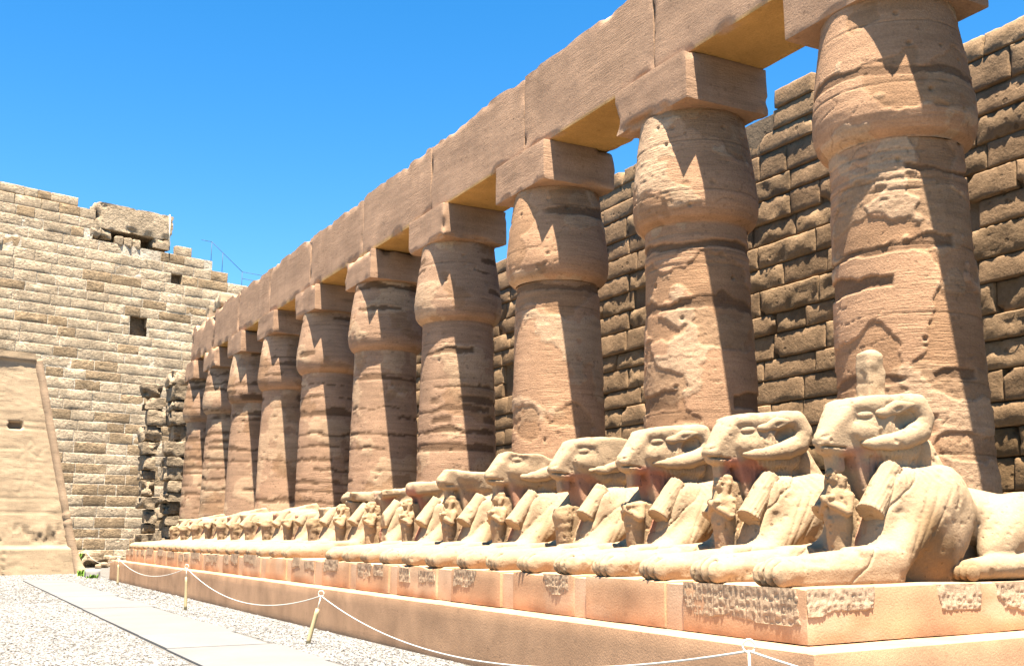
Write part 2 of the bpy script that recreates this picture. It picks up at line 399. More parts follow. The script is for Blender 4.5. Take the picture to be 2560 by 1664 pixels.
#  local axes: u backwards along the beast (0 = paw tips), v across (-v is the near flank), w up
def sphinx_body(seed, h, head, cutfn=None, amp=.05, crack=True):
    top = 2.06 if head in ('full', 'noear') else (1.9 if head == 'flat' else 1.66)
    v = Vol((-.12, -.80, -.012), (4.75, .80, top), h)
    for s in (-1, 1):
        # forelegs lying flat
        v.add(box((.86, .47 * s, .085), (.80, .165, .10), .05), .04)
        v.add(chain([(.14, .47 * s, .13), (.55, .47 * s, .155), (1.1, .47 * s, .175), (1.5, .46 * s, .20)], [.135, .14, .155, .175], 1.1), .06)
        v.add(box((1.30, .48 * s, .17), (.24, .18, .18), .06), .06)
        v.add(ell((.16, .47 * s, .12), (.22, .195, .135)), .05)
        for t in (-1.5, -.5, .5, 1.5):
            v.add(ell((.06 + .015 * abs(t), .47 * s + t * .092, .105), (.13, .052, .115)), .012)
        for t in (-1, 0, 1):
            v.cut(box((-.01, .47 * s + t * .092, .11), (.13, .006, .16), .004, .25), .035)
        # shoulder, sloping down to the foreleg
        v.add(ell((2.42, .40 * s, .62), (.46, .22, .60), 0, -.45), .16)
        v.add(cone((1.66, .48 * s, .24), (2.46, .41 * s, .88), .17, .22), .10)
        # haunch and hind leg
        v.add(ell((3.78, .40 * s, .47), (.66, .25, .47), 0, .12), .07)
        v.add(ell((3.30, .47 * s, .42), (.40, .18, .24), 0, .75), .07)
        v.add(chain([(2.62, .59 * s, .11), (3.0, .59 * s, .14), (3.7, .56 * s, .14)], [.11, .13, .14], 1.15), .04)
        for t in (-1.5, -.5, .5, 1.5):
            v.add(ell((2.52 + .012 * abs(t), .59 * s + t * .07, .08), (.10, .038, .085)), .01)
    # chest and trunk
    v.add(chest_wedge(), .08)
    v.add(cone((1.95, 0, .25), (2.45, 0, .78), .34, .38, 1.12), .12)
    v.add(box((2.14, 0, 1.14), (.30, .21, .44), .12), .06)
    v.add(chain([(2.15, 0, .73), (2.6, 0, .74), (3.1, 0, .66), (3.9, 0, .52), (4.28, 0, .48)], [.43, .38, .355, .40, .40], 1.28), .12)
    v.add(box((2.9, 0, .2), (1.35, .26, .24), .08), .02)
    # painted slab of the breast, and the neck wrapped in the wig
    v.add(box((1.84, 0, .68), (.15, .175, .76), .04, .235), .03)
    v.add(cone((2.22, 0, .85), (2.15, 0, 1.52), .30, .27), .06)
    v.add(cone((2.40, 0, 1.60), (2.80, 0, 1.02), .19, .22, 1.15), .08)
    if head in ('full', 'noear', 'flat'):
        v.add(ram_head(), .03)
        v.add(chain([(1.40, 0, 1.36), (1.66, 0, 1.345), (1.95, 0, 1.30)], [.06, .12, .22], 1.15), .05)      # throat
        v.add(ell((1.25, 0, 1.43), (.095, .115, .085)), .05)                                             # nose pad
        for s in (-1, 1):
            v.add(cone((1.56, .19 * s, 1.805), (1.80, .245 * s, 1.80), .045, .05), .05)                          # brow ridge
            v.add(ell((1.74, .20 * s, 1.53), (.24, .085, .13)), .08)                                           # cheek
            v.cut(ell((1.63, .262 * s, 1.700), (.125, .026, .060), .26 * s, .10), .008)                        # eye socket
            v.add(ell((1.632, .232 * s, 1.700), (.108, .034, .043), .26 * s, .10), .002)
            v.cut(ell((1.20, .095 * s, 1.475), (.085, .022, .013), .65 * s, .25), .006)                           # nostril
            v.cut(box((1.27, .13 * s, 1.365), (.16, .06, .009), .004, -.05, .3 * s), .008)                      # mouth
            if head == 'full': v.cut(ell((2.13, .37 * s, 1.655), (.17, .13, .10), 0, .3), .01)               # hollow round the ear
        v.add(box((1.40, 0, 1.26), (.085, .07, .16), .02, .1), .03)                                         # block under the chin
    elif head == 'cap':
        v.add(box((1.85, 0, 1.40), (.42, .27, .14), .1, .1), .05)
        v.add(cone((1.5, 0, 1.36), (1.9, 0, 1.42), .10, .2), .05)
    # strands of the wig at the neck
    idx, P = v.near(.06)
    mk = (P[:, 2] > 1.0) & (P[:, 2] < 1.62) & (P[:, 0] > 1.72)
    ang = np.arctan2(P[:, 1], P[:, 0] - 2.1)
    v.D[idx] += np.where(mk, .005 * np.sin(ang * 46), 0)
    # tendon lines on the flank
    idx, P = v.near(.06); g_ = sstep(.42, .5, np.abs(P[:, 1])) * sstep(.2, .35, P[:, 2]) * sstep(1.0, .85, P[:, 2])
    for o in (0, .07, .17):
        v.D[idx] += .010 * g_ * np.exp(-((P[:, 0] - 1.70 - o * (1 + .6 * P[:, 2]) - .62 * (P[:, 2] - .2)) / .018) ** 2)
    if cutfn: v.plane_cut(cutfn, seed + 5, amp)
    if crack:
        r_ = random.Random(seed); uu = 1.3 + .3 * r_.random()
        idx, P = v.near(.06)
        d = np.abs(P[:, 0] * .55 - P[:, 2] * .6 - (uu * .55 - .25) + .05 * fbm(P * 3, 3, seed + 9)) / .8
        v.D[idx] += .014 * np.exp(-(d / .012) ** 2)
    v.rough(seed, .009 if h < .03 else .018, 2.6, .014, 10)
    v.rough(seed + 11, .004, 9, .012, 19)
    return v.mesh()
def tint_sphinx(V, seed, red=.8):
    n = fbm(V * 1.1, 4, seed + 50); t = SAND * (1 + .10 * n)[:, None]
    pl = sstep(.15, .3, fbm(V * np.array([1.2, 1.2, .9]), 4, seed + 60))          # plaster repairs, more orange
    low = sstep(.75, .2, V[:, 2]) * sstep(.1, .25, V[:, 2])
    t = t * (1 - .6 * (pl * low)[:, None]) + .6 * (pl * low)[:, None] * np.array([.66, .43, .25])
    bib = sstep(.26, .22, np.abs(V[:, 1])) * sstep(2.12, 2.0, V[:, 0]) * sstep(.02, .2, V[:, 0] - 1.25) * sstep(1.40, 1.34, V[:, 2])
    m = bib * min(1, red * 1.2) * sstep(-.25, .15, fbm(V * 2.2, 3, seed + 70))
    t = t * (1 - m[:, None]) + m[:, None] * np.array([.56, .235, .15])
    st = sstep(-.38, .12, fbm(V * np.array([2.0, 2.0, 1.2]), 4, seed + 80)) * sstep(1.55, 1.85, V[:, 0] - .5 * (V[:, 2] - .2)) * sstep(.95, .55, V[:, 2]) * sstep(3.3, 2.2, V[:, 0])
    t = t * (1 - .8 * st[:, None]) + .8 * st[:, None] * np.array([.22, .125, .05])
    return np.clip(t, .02, 1)
def horn_mesh(s, h, seed, low=False, cutfn=None):
    v = Vol((1.1, min(.12 * s, .62 * s), 1.2), (2.75, max(.12 * s, .62 * s), 2.15), h)
    pts = [(1.92, .24 * s, 1.84), (2.16, .27 * s, 1.86), (2.36, .29 * s, 1.84), (2.43, .295 * s, 1.70), (2.37, .30 * s, 1.56), (2.16, .30 * s, 1.475), (1.92, .29 * s, 1.43), (1.72, .265 * s, 1.41), (1.58, .22 * s, 1.41)]
    rad = [.05, .09, .115, .125, .125, .115, .095, .070, .035]
    if low: pts, rad = pts[4:8], [.10, .105, .085, .05]
    v.add(chain(pts, rad, .85), 0)
    if cutfn: v.plane_cut(cutfn, seed + 5, .05)
    v.rough(seed + s, .045 if low else .022, 3.2, .02, 14); return v.mesh()
def ear_mesh(s, h, seed):
    v = Vol((1.6, min(.1 * s, .55 * s), 1.55), (2.4, max(.1 * s, .55 * s), 2.0), h)
    v.add(chain([(1.86, .285 * s, 1.735), (2.02, .315 * s, 1.79), (2.30, .36 * s, 1.845)], [.055, .080, .014], .6), 0)
    v.add(ell((1.83, .275 * s, 1.725), (.09, .06, .06)), .04)
    v.cut(ell((2.06, .372 * s, 1.775), (.15, .022, .035), .16 * s, .2), .012)
    v.rough(seed + s, .006, 6, 0); return v.mesh()
def lappet_mesh(s, h, seed, cutfn=None, L=1.0):
    v = Vol((1.2, min(.1 * s, .62 * s), .45), (2.4, max(.1 * s, .62 * s), 1.5), h)
    a = np.array([1.92, .285 * s, 1.15]); b = np.array([1.53, .325 * s, .68]); b = a + (b - a) * L
    v.add(cyl(a, b, .125, .14), 0)
    v.add(cyl(b + (a - b) * .06, b, .146, .148), .01)
    idx, P = v.near(.05); v.D[idx] += .004 * np.sin(np.arctan2(P[:, 1] - .36 * s, (P[:, 0] - 1.85) * .7 - (P[:, 2] - 1.0) * .6) * 18)
    if cutfn: v.plane_cut(cutfn, seed + 5, .04)
    v.rough(seed + 3 * s, .010, 5, .02, 14); return v.mesh()
def king_mesh(h, seed, state):
    """mummiform king, arms crossed, between the paws"""
    v = Vol((1.08, -.26, -.012), (1.66, .26, 1.30), h)
    v.add(cone((1.36, 0, 0.0), (1.33, 0, .62), .10, .125, 1.15), 0)
    v.add(box((1.33, 0, .03), (.14, .14, .06), .02), .03)
    v.add(cone((1.33, 0, .62), (1.33, 0, .84), .125, .13, 1.25), .03)
    v.add(box((1.46, 0, .55), (.13, .11, .55), .03), .03)
    if state != 'worn':
        for s in (-1, 1):
            v.add(chain([(1.35, .155 * s, .86), (1.30, .175 * s, .70), (1.20, .05 * s, .78), (1.19, -.06 * s, .85)], [.055, .052, .042, .038]), .02)
    else:
        v.add(ell((1.31, 0, .74), (.14, .17, .13)), .04)
    if state in ('head', 'damaged'):
        v.add(ell((1.30, 0, 1.06), (.095, .08, .11)), .02)
        v.add(cone((1.33, 0, .90), (1.32, 0, 1.0), .07, .06), .03)
        v.add(box((1.35, 0, 1.08), (.07, .115, .10), .05), .02)
        for s in (-1, 1):
            v.add(cone((1.33, .105 * s, 1.06), (1.28, .085 * s, .88), .04, .034), .02)
            v.cut(ell((1.215, .035 * s, 1.075), (.02, .02, .012)), .006)
            v.add(ell((1.29, .088 * s, 1.06), (.02, .014, .032)), .006)
        v.add(cone((1.215, 0, 1.075), (1.198, 0, 1.04), .010, .016), .01)
        v.cut(box((1.205, 0, 1.008), (.02, .028, .004), .002), .004)
        v.add(cone((1.23, 0, .97), (1.22, 0, .86), .022, .03), .01)
    if state == 'damaged':
        v.plane_cut(lambda u, y, w: (w - 1.10) * .6 - (u - 1.30) * .8 * -1 - .02, seed + 5, .10, 9)
    if state == 'headless':
        v.plane_cut(lambda u, y, w: w - .90, seed + 5, .05, 8)
    if state == 'worn':
        v.plane_cut(lambda u, y, w: w - .86 + y * .3, seed + 5, .06, 8)
    v.rough(seed, .012, 7, .02, 18); return v.mesh()
def tint_plain(V, seed, c=SAND, lo=None):
    t = np.array(c) * (1 + .12 * fbm(V * 2.5, 4, seed))[:, None]
    if lo is not None:
        m = sstep(-.1, .25, fbm(V * 3.0, 3, seed + 4)) * sstep(.85, .6, V[:, 2]); t = t * (1 - m[:, None]) + m[:, None] * np.array(lo)
    return t

KX, KZ = 6.56, .735            # kerb of the platform: front plane and height
PX = 6.91                      # front plane of the pedestals
def ztop(y): return 1.228 - .0018 * (y - 7.4)
SY = [8.38, 10.22, 12.05, 13.88, 15.95, 17.85, 19.75, 21.75, 23.6, 25.6, 27.6, 29.6, 31.4, 33.05, 34.7, 36.4, 38.3, 40.2, 42.0]

def cutw(w0, su=0.0, sv=0.0):
    return lambda u, y, w: (w - w0 - su * (u - 1.9) - sv * y)
def both(f1, f2): return lambda u, y, w: np.maximum(f1(u, y, w), f2(u, y, w))
#        head    king        cut                       horn   ear    lappet  red
SPEC = [('full', 'damaged', None,                       'full', True, 1.0, .55),
        ('full', 'head',    None,                       'full', True, 1.05, .8),
        ('full', 'headless', None,                      'full', True, .95, .8),
        ('noear', 'worn',   cutw(1.93, -.05),           'low',  False, .9, .55),
        ('flat', 'head',    cutw(1.79, -.10),           'low',  False, 1.1, .5),
        ('flat', 'head',    cutw(1.61, -.06, .05),      None,   False, 1.0, .25),
        ('cap', 'head',     cutw(1.52, -.02),           None,   False, 1.0, .75),
        ('cap', 'head',     both(cutw(1.42, .10), lambda u, y, w: 1.55 - u), None, False, 1.0, .7),
        ('none', 'head',    cutw(1.22, .03),            None,   False, .9, .25),
        ('none', 'worn',    cutw(1.14, .10),            None,   False, .9, .3),
        ('none', 'headless', cutw(1.04, .08),           None,   False, .85, .6),
        ('none', 'worn',    cutw(1.16, .22),            None,   False, .9, .6),
        ('none', 'worn',    cutw(.92, .20),             None,   False, .8, .9)]
LAB = ['ram-headed sphinx closest to the camera, whole horns and a broken stump on its head',
       'second ram sphinx from the right, head whole with deep hollow behind a flat horn',
       'third ram sphinx from the right, whole horned head, its little king headless',
       'ram sphinx with a smooth worn head, no ear and only the lower stump of horn',
       'ram sphinx whose head is sheared flat above the jaw, before the fourth column',
       'ram sphinx with a ragged flattened head, sixth from the right',
       'ram sphinx with a flat overhanging cap on its neck, seventh from the right',
       'ram sphinx with a thin broken ledge above a pink breast, eighth from the right',
       'headless ram sphinx carrying a loose chunk of rock on its cut neck',
       'headless ram sphinx with smooth rounded back just left of the one carrying a rock chunk',
       'headless ram sphinx with a low flat neck, eleventh from the right',
       'headless ram sphinx with its shoulders broken to a slope, twelfth from the right',
       'very worn headless ram sphinx with a bright red breast patch, low behind its king figure',
       'headless ram sphinx, sixth from the far end of the row',
       'headless ram sphinx, fifth from the far end of the row',
       'headless ram sphinx, fourth from the far end of the row',
       'headless ram sphinx, third from the far end of the row',
       'headless ram sphinx, second from the far end of the row',
       'headless ram sphinx at the far left end of the row beside the kerb corner']
proto = {}
for i, y in enumerate(SY):
    root = thing('ram_sphinx', LAB[i], 'statue', (PX + .05, y, ztop(y)), 'ram sphinxes lying in a row on pedestals')
    if i < len(SPEC):
        head, king, cf, horn, ear, lap, red = SPEC[i]; sd = 100 + 17 * i
        h = [.0125, .0135, .0155, .018, .023, .024, .026, .028, .03, .033, .036, .038, .04][i]
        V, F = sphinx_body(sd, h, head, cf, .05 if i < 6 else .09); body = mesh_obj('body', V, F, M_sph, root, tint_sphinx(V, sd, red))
        for s in (-1, 1):
            if horn and not (horn == 'low' and s > 0 and i == 4):
                V, F = horn_mesh(s, min(h, .02), sd, horn == 'low'); mesh_obj('horn', V, F, M_sph, root, tint_plain(V, sd))
            if ear:
                V, F = ear_mesh(s, .014, sd); mesh_obj('ear', V, F, M_sph, root, tint_plain(V, sd))
            V, F = lappet_mesh(s, min(h, .026), sd, cf, lap); mesh_obj('wig_lappet', V, F, M_sph, root, tint_plain(V, sd, SAND * .97))
        V, F = king_mesh(max(.0115, h * .55), sd, king); mesh_obj('king_figure', V + np.array([.08, 0, 0]), F, M_sph, root, tint_plain(V, sd, SAND * np.array([.97, .92, .85]), (.52, .34, .20)))
        if i == 0:
            v = Vol((1.7, -.3, 1.85), (2.4, .3, 2.6), .016)
            v.add(box((2.06, .05, 2.14), (.14, .10, .28), .04, -.06), 0); v.add(ell((2.09, .05, 2.38), (.13, .10, .09)), .03)
            v.cut(ell((2.22, -.03, 2.34), (.06, .06, .10)), .03); v.cut(ell((1.90, .0, 2.05), (.03, .2, .12)), .03)
            v.rough(7, .02, 6, .02, 12); V, F = v.mesh(); mesh_obj('crown_stump', V, F, M_sph, root, tint_plain(V, 9))
        if i == 8:
            V, F = rock_box((1.95, .0, 1.33), (.85, .62, .2), .05, .06, .10, 3.2, .06, 77); o = mesh_obj('broken_neck', V, F, M_sph, root, tint_plain(V, 19, SAND * .8))
        proto[i] = root
    else:
        src = proto[[9, 11, 10, 12, 11, 9][i - 13]]
        for ch in src.children:
            c = ch.copy(); c.parent = root; COL.objects.link(c)
        root.scale = (1, 1, [.98, 1.0, 1.04, .97, .93, .95][i - 13])

# ------------------------------------------------------------------ platform: kerb, plinth core, pedestals with inscribed stones
def prism(poly, z0, z1, step=.25, r=.0):
    pass
def slab_block(x0, x1, y0, y1, z0, z1, zf=None, step=.12, amp=.006, seed=0, r=.018, skew=0.0):
    V, F = rock_box(((x0 + x1) / 2, (y0 + y1) / 2, (z0 + z1) / 2), (x1 - x0, y1 - y0, z1 - z0), step, r, amp, 1.7, 0, seed)
    V[:, 1] += skew * (V[:, 0] - x0) * (V[:, 1] < (y0 + y1) / 2)
    return V, F
kb = thing('platform_kerb', 'long low ochre plastered kerb platform under the row of pedestals', 'platform', (KX, 25, 0))
V, F = slab_block(KX, 12.2, 6.92, 44.5, -.02, KZ, step=.085, amp=.004, seed=3, r=.03, skew=.06)
t = np.array([.80, .455, .25])
o = mesh_obj('kerb_body', V - np.array([KX, 25, 0]), F, M_plast, kb, t)
core = thing('plinth_core', 'pale plastered infill strips set back between the pedestal blocks', 'platform', (PX, 25, KZ))
V, F = slab_block(PX + .03, 11.9, 7.6, 43.1, KZ + .002, 1.21, step=.2, amp=.006, seed=5, r=.02)
V[:, 2] -= np.where(V[:, 2] > 1.1, .0018 * (V[:, 1] - 7.4) + .004, 0)
mesh_obj('infill', V - np.array([PX, 25, KZ]), F, M_plast, core, np.array([.84, .55, .34]) * (1 + .1 * fbm(V * 1.5, 3, 5))[:, None])

GLY = [[((0, 0), (.18, .06)), ((.18, .06), (.36, 0)), ((.36, 0), (.54, .06)), ((.54, .06), (.72, 0)), ((.72, 0), (.9, .06))],                  # water
       [((.0, .3), (.3, .48)), ((.3, .48), (.7, .48)), ((.7, .48), (1, .3)), ((1, .3), (.7, .16)), ((.7, .16), (.3, .16)), ((.3, .16), (0, .3))],   # mouth
       [((.2, 0), (.2, 1)), ((.2, 1), (.45, .85)), ((.45, .85), (.45, .3)), ((.45, .3), (.2, .25))],                                           # reed leaf
       [((.1, 0), (.1, .8)), ((.1, .8), (.8, .8)), ((.8, .8), (.8, 0)), ((.1, .0), (.8, 0))],                                                  # house
       [((.1, .1), (.5, .9)), ((.5, .9), (.9, .1)), ((.2, .45), (.8, .45))],
       [((.5, 0), (.5, .55)), ((.2, .5), (.8, .5)), ((.5, .55), (.25, .85)), ((.25, .85), (.5, 1)), ((.5, 1), (.75, .85)), ((.75, .85), (.5, .55))],  # loop
       [((0, .5), (.25, .8)), ((.25, .8), (.6, .75)), ((.6, .75), (.9, .3)), ((.25, .8), (.3, .1)), ((.3, .1), (.55, .1)), ((.6, .75), (.6, .1))]]   # bird
def glyph_depth(S, T, W, H, rnd, gs=.105):
    """carved strokes on a W x H patch, depth 0..1"""
    d = np.full(S.shape, 9.0, np.float32)
    nx, nz = max(1, int(W / gs)), max(1, int(H / (gs * 1.25)))
    for i in range(nx):
        for j in range(nz):
            for (a, b) in rnd.choice(GLY):
                ax, az = (i + .12 + a[0] * .72) * gs, (j + .1 + a[1] * .75) * gs * 1.25; bx, bz = (i + .12 + b[0] * .72) * gs, (j + .1 + b[1] * .75) * gs * 1.25
                L2 = (bx - ax) ** 2 + (bz - az) ** 2 + 1e-9
                t = np.clip(((S - ax) * (bx - ax) + (T - az) * (bz - az)) / L2, 0, 1)
                d = np.minimum(d, np.hypot(S - ax - t * (bx - ax), T - az - t * (bz - az)))
    for i in range(nx + 1): d = np.minimum(d, np.abs(S - i * gs) + .004 * (i % 2))
    return np.exp(-(d / .009) ** 2)
def inlay_patch(c, a, nrm, W, H, seed, step=.012, carve=.009, proud=.008, gs=.085, colr=(.47, .36, .24)):
    """ragged slab of old carved stone showing in the plaster: c = lower left, a = along, up = z"""
    rnd = random.Random(seed); nx, nz = int(W / step) + 1, int(H / step) + 1
    S, T = np.meshgrid(np.linspace(0, W, nx), np.linspace(0, H, nz), indexing='ij')
    c = np.array(c, float); a = np.array(a, float); nrm = np.array(nrm, float)
    P = np.stack([S.ravel() + seed, T.ravel(), np.zeros(S.size)], 1)
    wob = .5 * fbm(P * np.array([2.8, 3.5, 1]), 4, seed).reshape(S.shape)
    edge = np.minimum(np.minimum(S, W - S) / (.25 * W), (T / (.45 * H))) + wob
    m = sstep(.06, .18, edge)
    g = glyph_depth(S, T, W, H, rnd, gs)
    hgt = proud + .007 * fbm(P * 8, 4, seed + 1).reshape(S.shape) + .0045 * fbm(P * 26, 3, seed + 2).reshape(S.shape) - carve * g
    dep = -.035 + (hgt + .035) * m
    X = c + S[..., None] * a + T[..., None] * np.array([0, 0, 1.0]) + dep[..., None] * nrm
    F = grid_faces(nx, nz); mf = m.ravel()[F].max(1) > .02; F = F[mf]
    used = np.unique(F); re = np.full(nx * nz, -1); re[used] = np.arange(len(used)); F = re[F]; V = X.reshape(-1, 3)[used]
    if np.dot(np.cross(a, [0, 0, 1.0]), nrm) < 0: F = F[:, ::-1]
    t = np.array(colr) * (1 + .16 * fbm(P * 6, 3, seed + 8))[:, None] * (1 - .10 * g.ravel())[:, None]
    return V, F, t[used]
PED_LAB = ['near corner pedestal whose carved hieroglyph band turns onto its end face', 'plain plastered pedestal second from the right, with narrow paw shadows on it',
           'third pedestal from the right, with one carved patch at its right end', 'fourth pedestal from the right, under the smooth-headed sphinx',
           'fifth pedestal from the right, under the sphinx sheared flat above the jaw', 'sixth pedestal from the right, under the ragged flat-headed sphinx',
           'seventh pedestal from the right, under the sphinx with the overhanging cap', 'eighth pedestal from the right, under the pink-breasted sphinx with a broken ledge',
           'ninth pedestal from the right, plain, under the sphinx carrying a rock chunk', 'tenth pedestal from the right, just left of the one below the rock chunk',
           'eleventh pedestal from the right, under a low headless sphinx', 'twelfth pedestal from the right, under the sphinx with sloping broken shoulders', 'thirteenth pedestal from the right, under the very worn red-breasted sphinx',
           'sixth pedestal from the far left end of the row', 'fifth pedestal from the far left end of the row', 'fourth pedestal from the far left end of the row', 'third pedestal from the far left end of the row',
           'second pedestal from the far left end of the row', 'last pedestal at the far left end of the row']
for i, y in enumerate(SY):
    r_ = random.Random(300 + i)
    y0, y1 = y - .78, y + .76
    if i == 0: y0, y1 = 7.36, 9.14
    if i == len(SY) - 1: y1 = 43.2
    zt = ztop(y)
    root = thing('pedestal', PED_LAB[i], 'pedestal', (PX, y, KZ), 'pedestals carrying the ram sphinxes')
    off = np.array([PX, y, KZ]); fx = PX + r_.uniform(-.015, .02)
    V, F = slab_block(fx, 11.75, y0, y1, KZ + .004, zt, step=.07 if i < 6 else .09, amp=.009, seed=40 + i, r=.025, skew=.06 if i == 0 else 0)
    fr = (V[:, 0] < fx + .2)
    V[:, 2] += np.where(V[:, 2] > zt - .06, -.05 * np.clip(fbm(V * np.array([.3, 2.2, 0]), 3, 60 + i), 0, 1) * fr, 0)
    t = np.array([.80, .465, .255]) * (r_.uniform(.88, 1.06)) * (1 + .16 * fbm(V * np.array([1.6, 1.5, 3.0]), 4, 70 + i))[:, None]
    wn_ = sstep(.05, .3, fbm(V * np.array([1, 1.2, 3.0]), 4, 170 + i))[:, None] * .5; t = t * (1 - wn_) + wn_ * np.array([.88, .62, .40])
    mesh_obj('pedestal_body', V - off, F, M_plast, root, t)
    st = .012 if i < 3 else (.016 if i < 7 else .03)
    W = (y1 - y0)
    pats = []
    if i == 0:
        pats = [((fx, y1 - .02, zt - .33), (0, -1, 0), (-1, 0, 0), 1.72, .33, .08)]
        for (x0, wd, hh) in ((PX + .02, .95, .24), (PX + 1.75, .75, .30), (PX + 2.7, 1.3, .32)):
            pats.append(((x0, y0 + .06 * (x0 - PX) - .004, zt - hh), (1, 0.06, 0), (0, -1, 0), wd, hh, .08))
    elif i in (1,):
        pats = []
    elif i == 2: pats = [((fx, y0 + .75, zt - .24), (0, -1, 0), (-1, 0, 0), .7, .24, .08)]
    elif i == 8: pats = []
    else:
        n = r_.choice((1, 2, 2))
        for q in range(n):
            wd = r_.uniform(.45, .8) if n == 2 else r_.uniform(.7, 1.3); yy = y1 - .03 - q * .75 - r_.uniform(0, .1)
            wd = min(wd, yy - y0 - .02); pats.append(((fx, yy, zt - (.2 + .08 * r_.random())), (0, -1, 0), (-1, 0, 0), wd, .2 + .08 * r_.random(), .08))
    for j, (c, a, nn, wd, hh, gs) in enumerate(pats):
        V, F, t = inlay_patch(c, a, nn, wd, hh, 500 + i * 10 + j, st, gs=gs, colr=(.72, .50, .31) if nn[0] < 0 else (.78, .56, .36), carve=.009 if i < 6 else .004)
        mesh_obj('inscribed_stone', V - off, F, M_inlay, root, t)

# ------------------------------------------------------------------ columns
CY = [11.40, 16.45, 21.80, 27.35, 32.85, 38.45, 43.80, 48.90, 53.80, 58.4]; CX = 13.03
COL_LAB = ['closest papyrus-bud column, behind the sphinx with the stump, its capital cut by the picture top', 'second column from the right, with arched plaster repairs on its shaft',
           'third column from the right, jagged dark notches around the capital base', 'fourth column from the right, ragged bands of stone at mid shaft', 'fifth column from the right, pale broken layers under its capital',
           'sixth column from the right, many cracked bands up its shaft', 'seventh column from the right, smooth capital over a ringed neck', 'eighth column from the right, cracked pale capital',
           'second column from the far left end of the colonnade', 'leftmost column of the colonnade, beside the ragged stone piers', 'column standing beyond the right edge of the picture']
def prof_r(z):
    zs = np.array([0, .25, .26, .5, 2.9, 5.2, 7.48, 7.52, 7.56, 7.62, 7.72, 7.86, 8.02, 8.25, 8.6, 9.0, 9.4, 9.66, 9.72, 9.76])
    rs = np.array([1.30, 1.30, 1.17, 1.165, 1.12, 1.065, 1.0, 1.01, 1.075, 1.14, 1.19, 1.225, 1.238, 1.228, 1.19, 1.14, 1.08, 1.04, 1.035, 1.03])
    return np.interp(z, zs, rs)
def column_part(z0, z1, seg, nz, seed, cy, bands, light, ring, deep=.034):
    z = np.linspace(z0, z1, nz); th = np.linspace(0, 2 * pi, seg, endpoint=False)
    Z, T = np.meshgrid(z, th, indexing='ij'); R = prof_r(Z)
    q = np.stack([np.cos(T) * R, np.sin(T) * R, Z], -1).reshape(-1, 3)
    dx = np.cos(T) * R; dy = np.sin(T) * R
    rnd = random.Random(seed)
    wob = fbm(q * np.array([.9, .9, 1.3]), 4, seed).reshape(Z.shape); wob2 = fbm(q * np.array([4, 4, 5.0]), 3, seed + 2).reshape(Z.shape)
    rec = np.zeros(Z.shape)
    zb = z0 + .2
    while zb < z1 - .1:
        hb = rnd.uniform(.04, .15) if seed < 935 else rnd.uniform(.015, .10); on = rnd.random() < bands
        gate = sstep(-.25, .1, fbm(q * np.array([.7, .7, .2]) + rnd.random() * 50, 2, seed + 20).reshape(Z.shape) + (.35 if bands > .7 else .0))
        dd = np.abs(Z - zb - .16 * wob - .05 * wob2) - hb * (1 + 1.2 * wob)
        if on: rec = np.maximum(rec, sstep(.010, -.006, dd) * sstep(.3, .6, gate))
        zb += rnd.uniform(.45, 1.0) if seed < 935 else rnd.uniform(.22, .6)
    pat = fbm(q * np.array([.75, .75, .95]) + 9, 4, seed + 5, .45).reshape(Z.shape) + .10 * wob2
    big = sstep(.20, .23, pat)                                   # sunken plaster patches
    old = sstep(light, light + .03, fbm(q * np.array([.8, .8, 1.1]) + 31, 4, seed + 6, .5).reshape(Z.shape) + .08 * wob2)    # bare old stone
    rough = fbm(q * np.array([10, 10, 17.0]), 4, seed + 8, .65).reshape(Z.shape)
    cr = np.abs(fbm(q * np.array([1.1, 1.1, 2.2]) + 3, 3, seed + 12).reshape(Z.shape)); crack = np.exp(-(cr / .010) ** 2) * sstep(.0, .2, wob + .1)
    disp = -deep * np.maximum(rec, .6 * big) + .010 * old * (1 - rec) + .010 * rough * np.maximum(old, .25 * rec) + .0025 * rough - .014 * crack
    disp += .003 * wob
    jl = np.zeros(Z.shape)
    for zj in np.arange(z0 + .55 + .3 * rnd.random(), z1 - .2, 1.02): jl = np.maximum(jl, np.exp(-((Z - zj - .02 * wob2 - .015 * wob) / .011) ** 2) * sstep(-.35, .0, pat))
    disp -= .012 * jl
    for zr, hr in ring: disp += -.016 * np.exp(-((Z - zr) / hr) ** 2) * sstep(-.3, 0, wob)
    for _ in range(5):      # beam holes
        tz, tt = rnd.uniform(z0 + .2, z1 - .2), rnd.uniform(pi, 1.6 * pi)
        dd = np.hypot((T - tt) * R, Z - tz); disp -= .05 * np.exp(-(dd / .035) ** 4)
    Rn = R + disp
    V = np.stack([np.cos(T) * Rn, np.sin(T) * Rn, Z], -1).reshape(-1, 3)
    sed = fbm(q * np.array([.5, .5, 6]), 3, seed + 15).reshape(Z.shape)
    t = (PLA if seed < 935 else np.array([.57, .35, .215])) * (1 + .10 * wob + .05 * sed)[..., None]
    t = t * (1 - old[..., None]) + old[..., None] * (np.array([.70, .46, .28]) * (1 + .16 * sed + .10 * rough)[..., None])
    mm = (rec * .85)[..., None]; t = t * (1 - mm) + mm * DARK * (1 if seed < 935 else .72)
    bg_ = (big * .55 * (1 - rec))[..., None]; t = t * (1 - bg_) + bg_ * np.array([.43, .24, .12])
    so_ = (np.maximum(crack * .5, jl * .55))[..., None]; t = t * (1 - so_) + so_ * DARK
    F = grid_faces(nz, seg, True)
    return V, F, t.reshape(-1, 3)
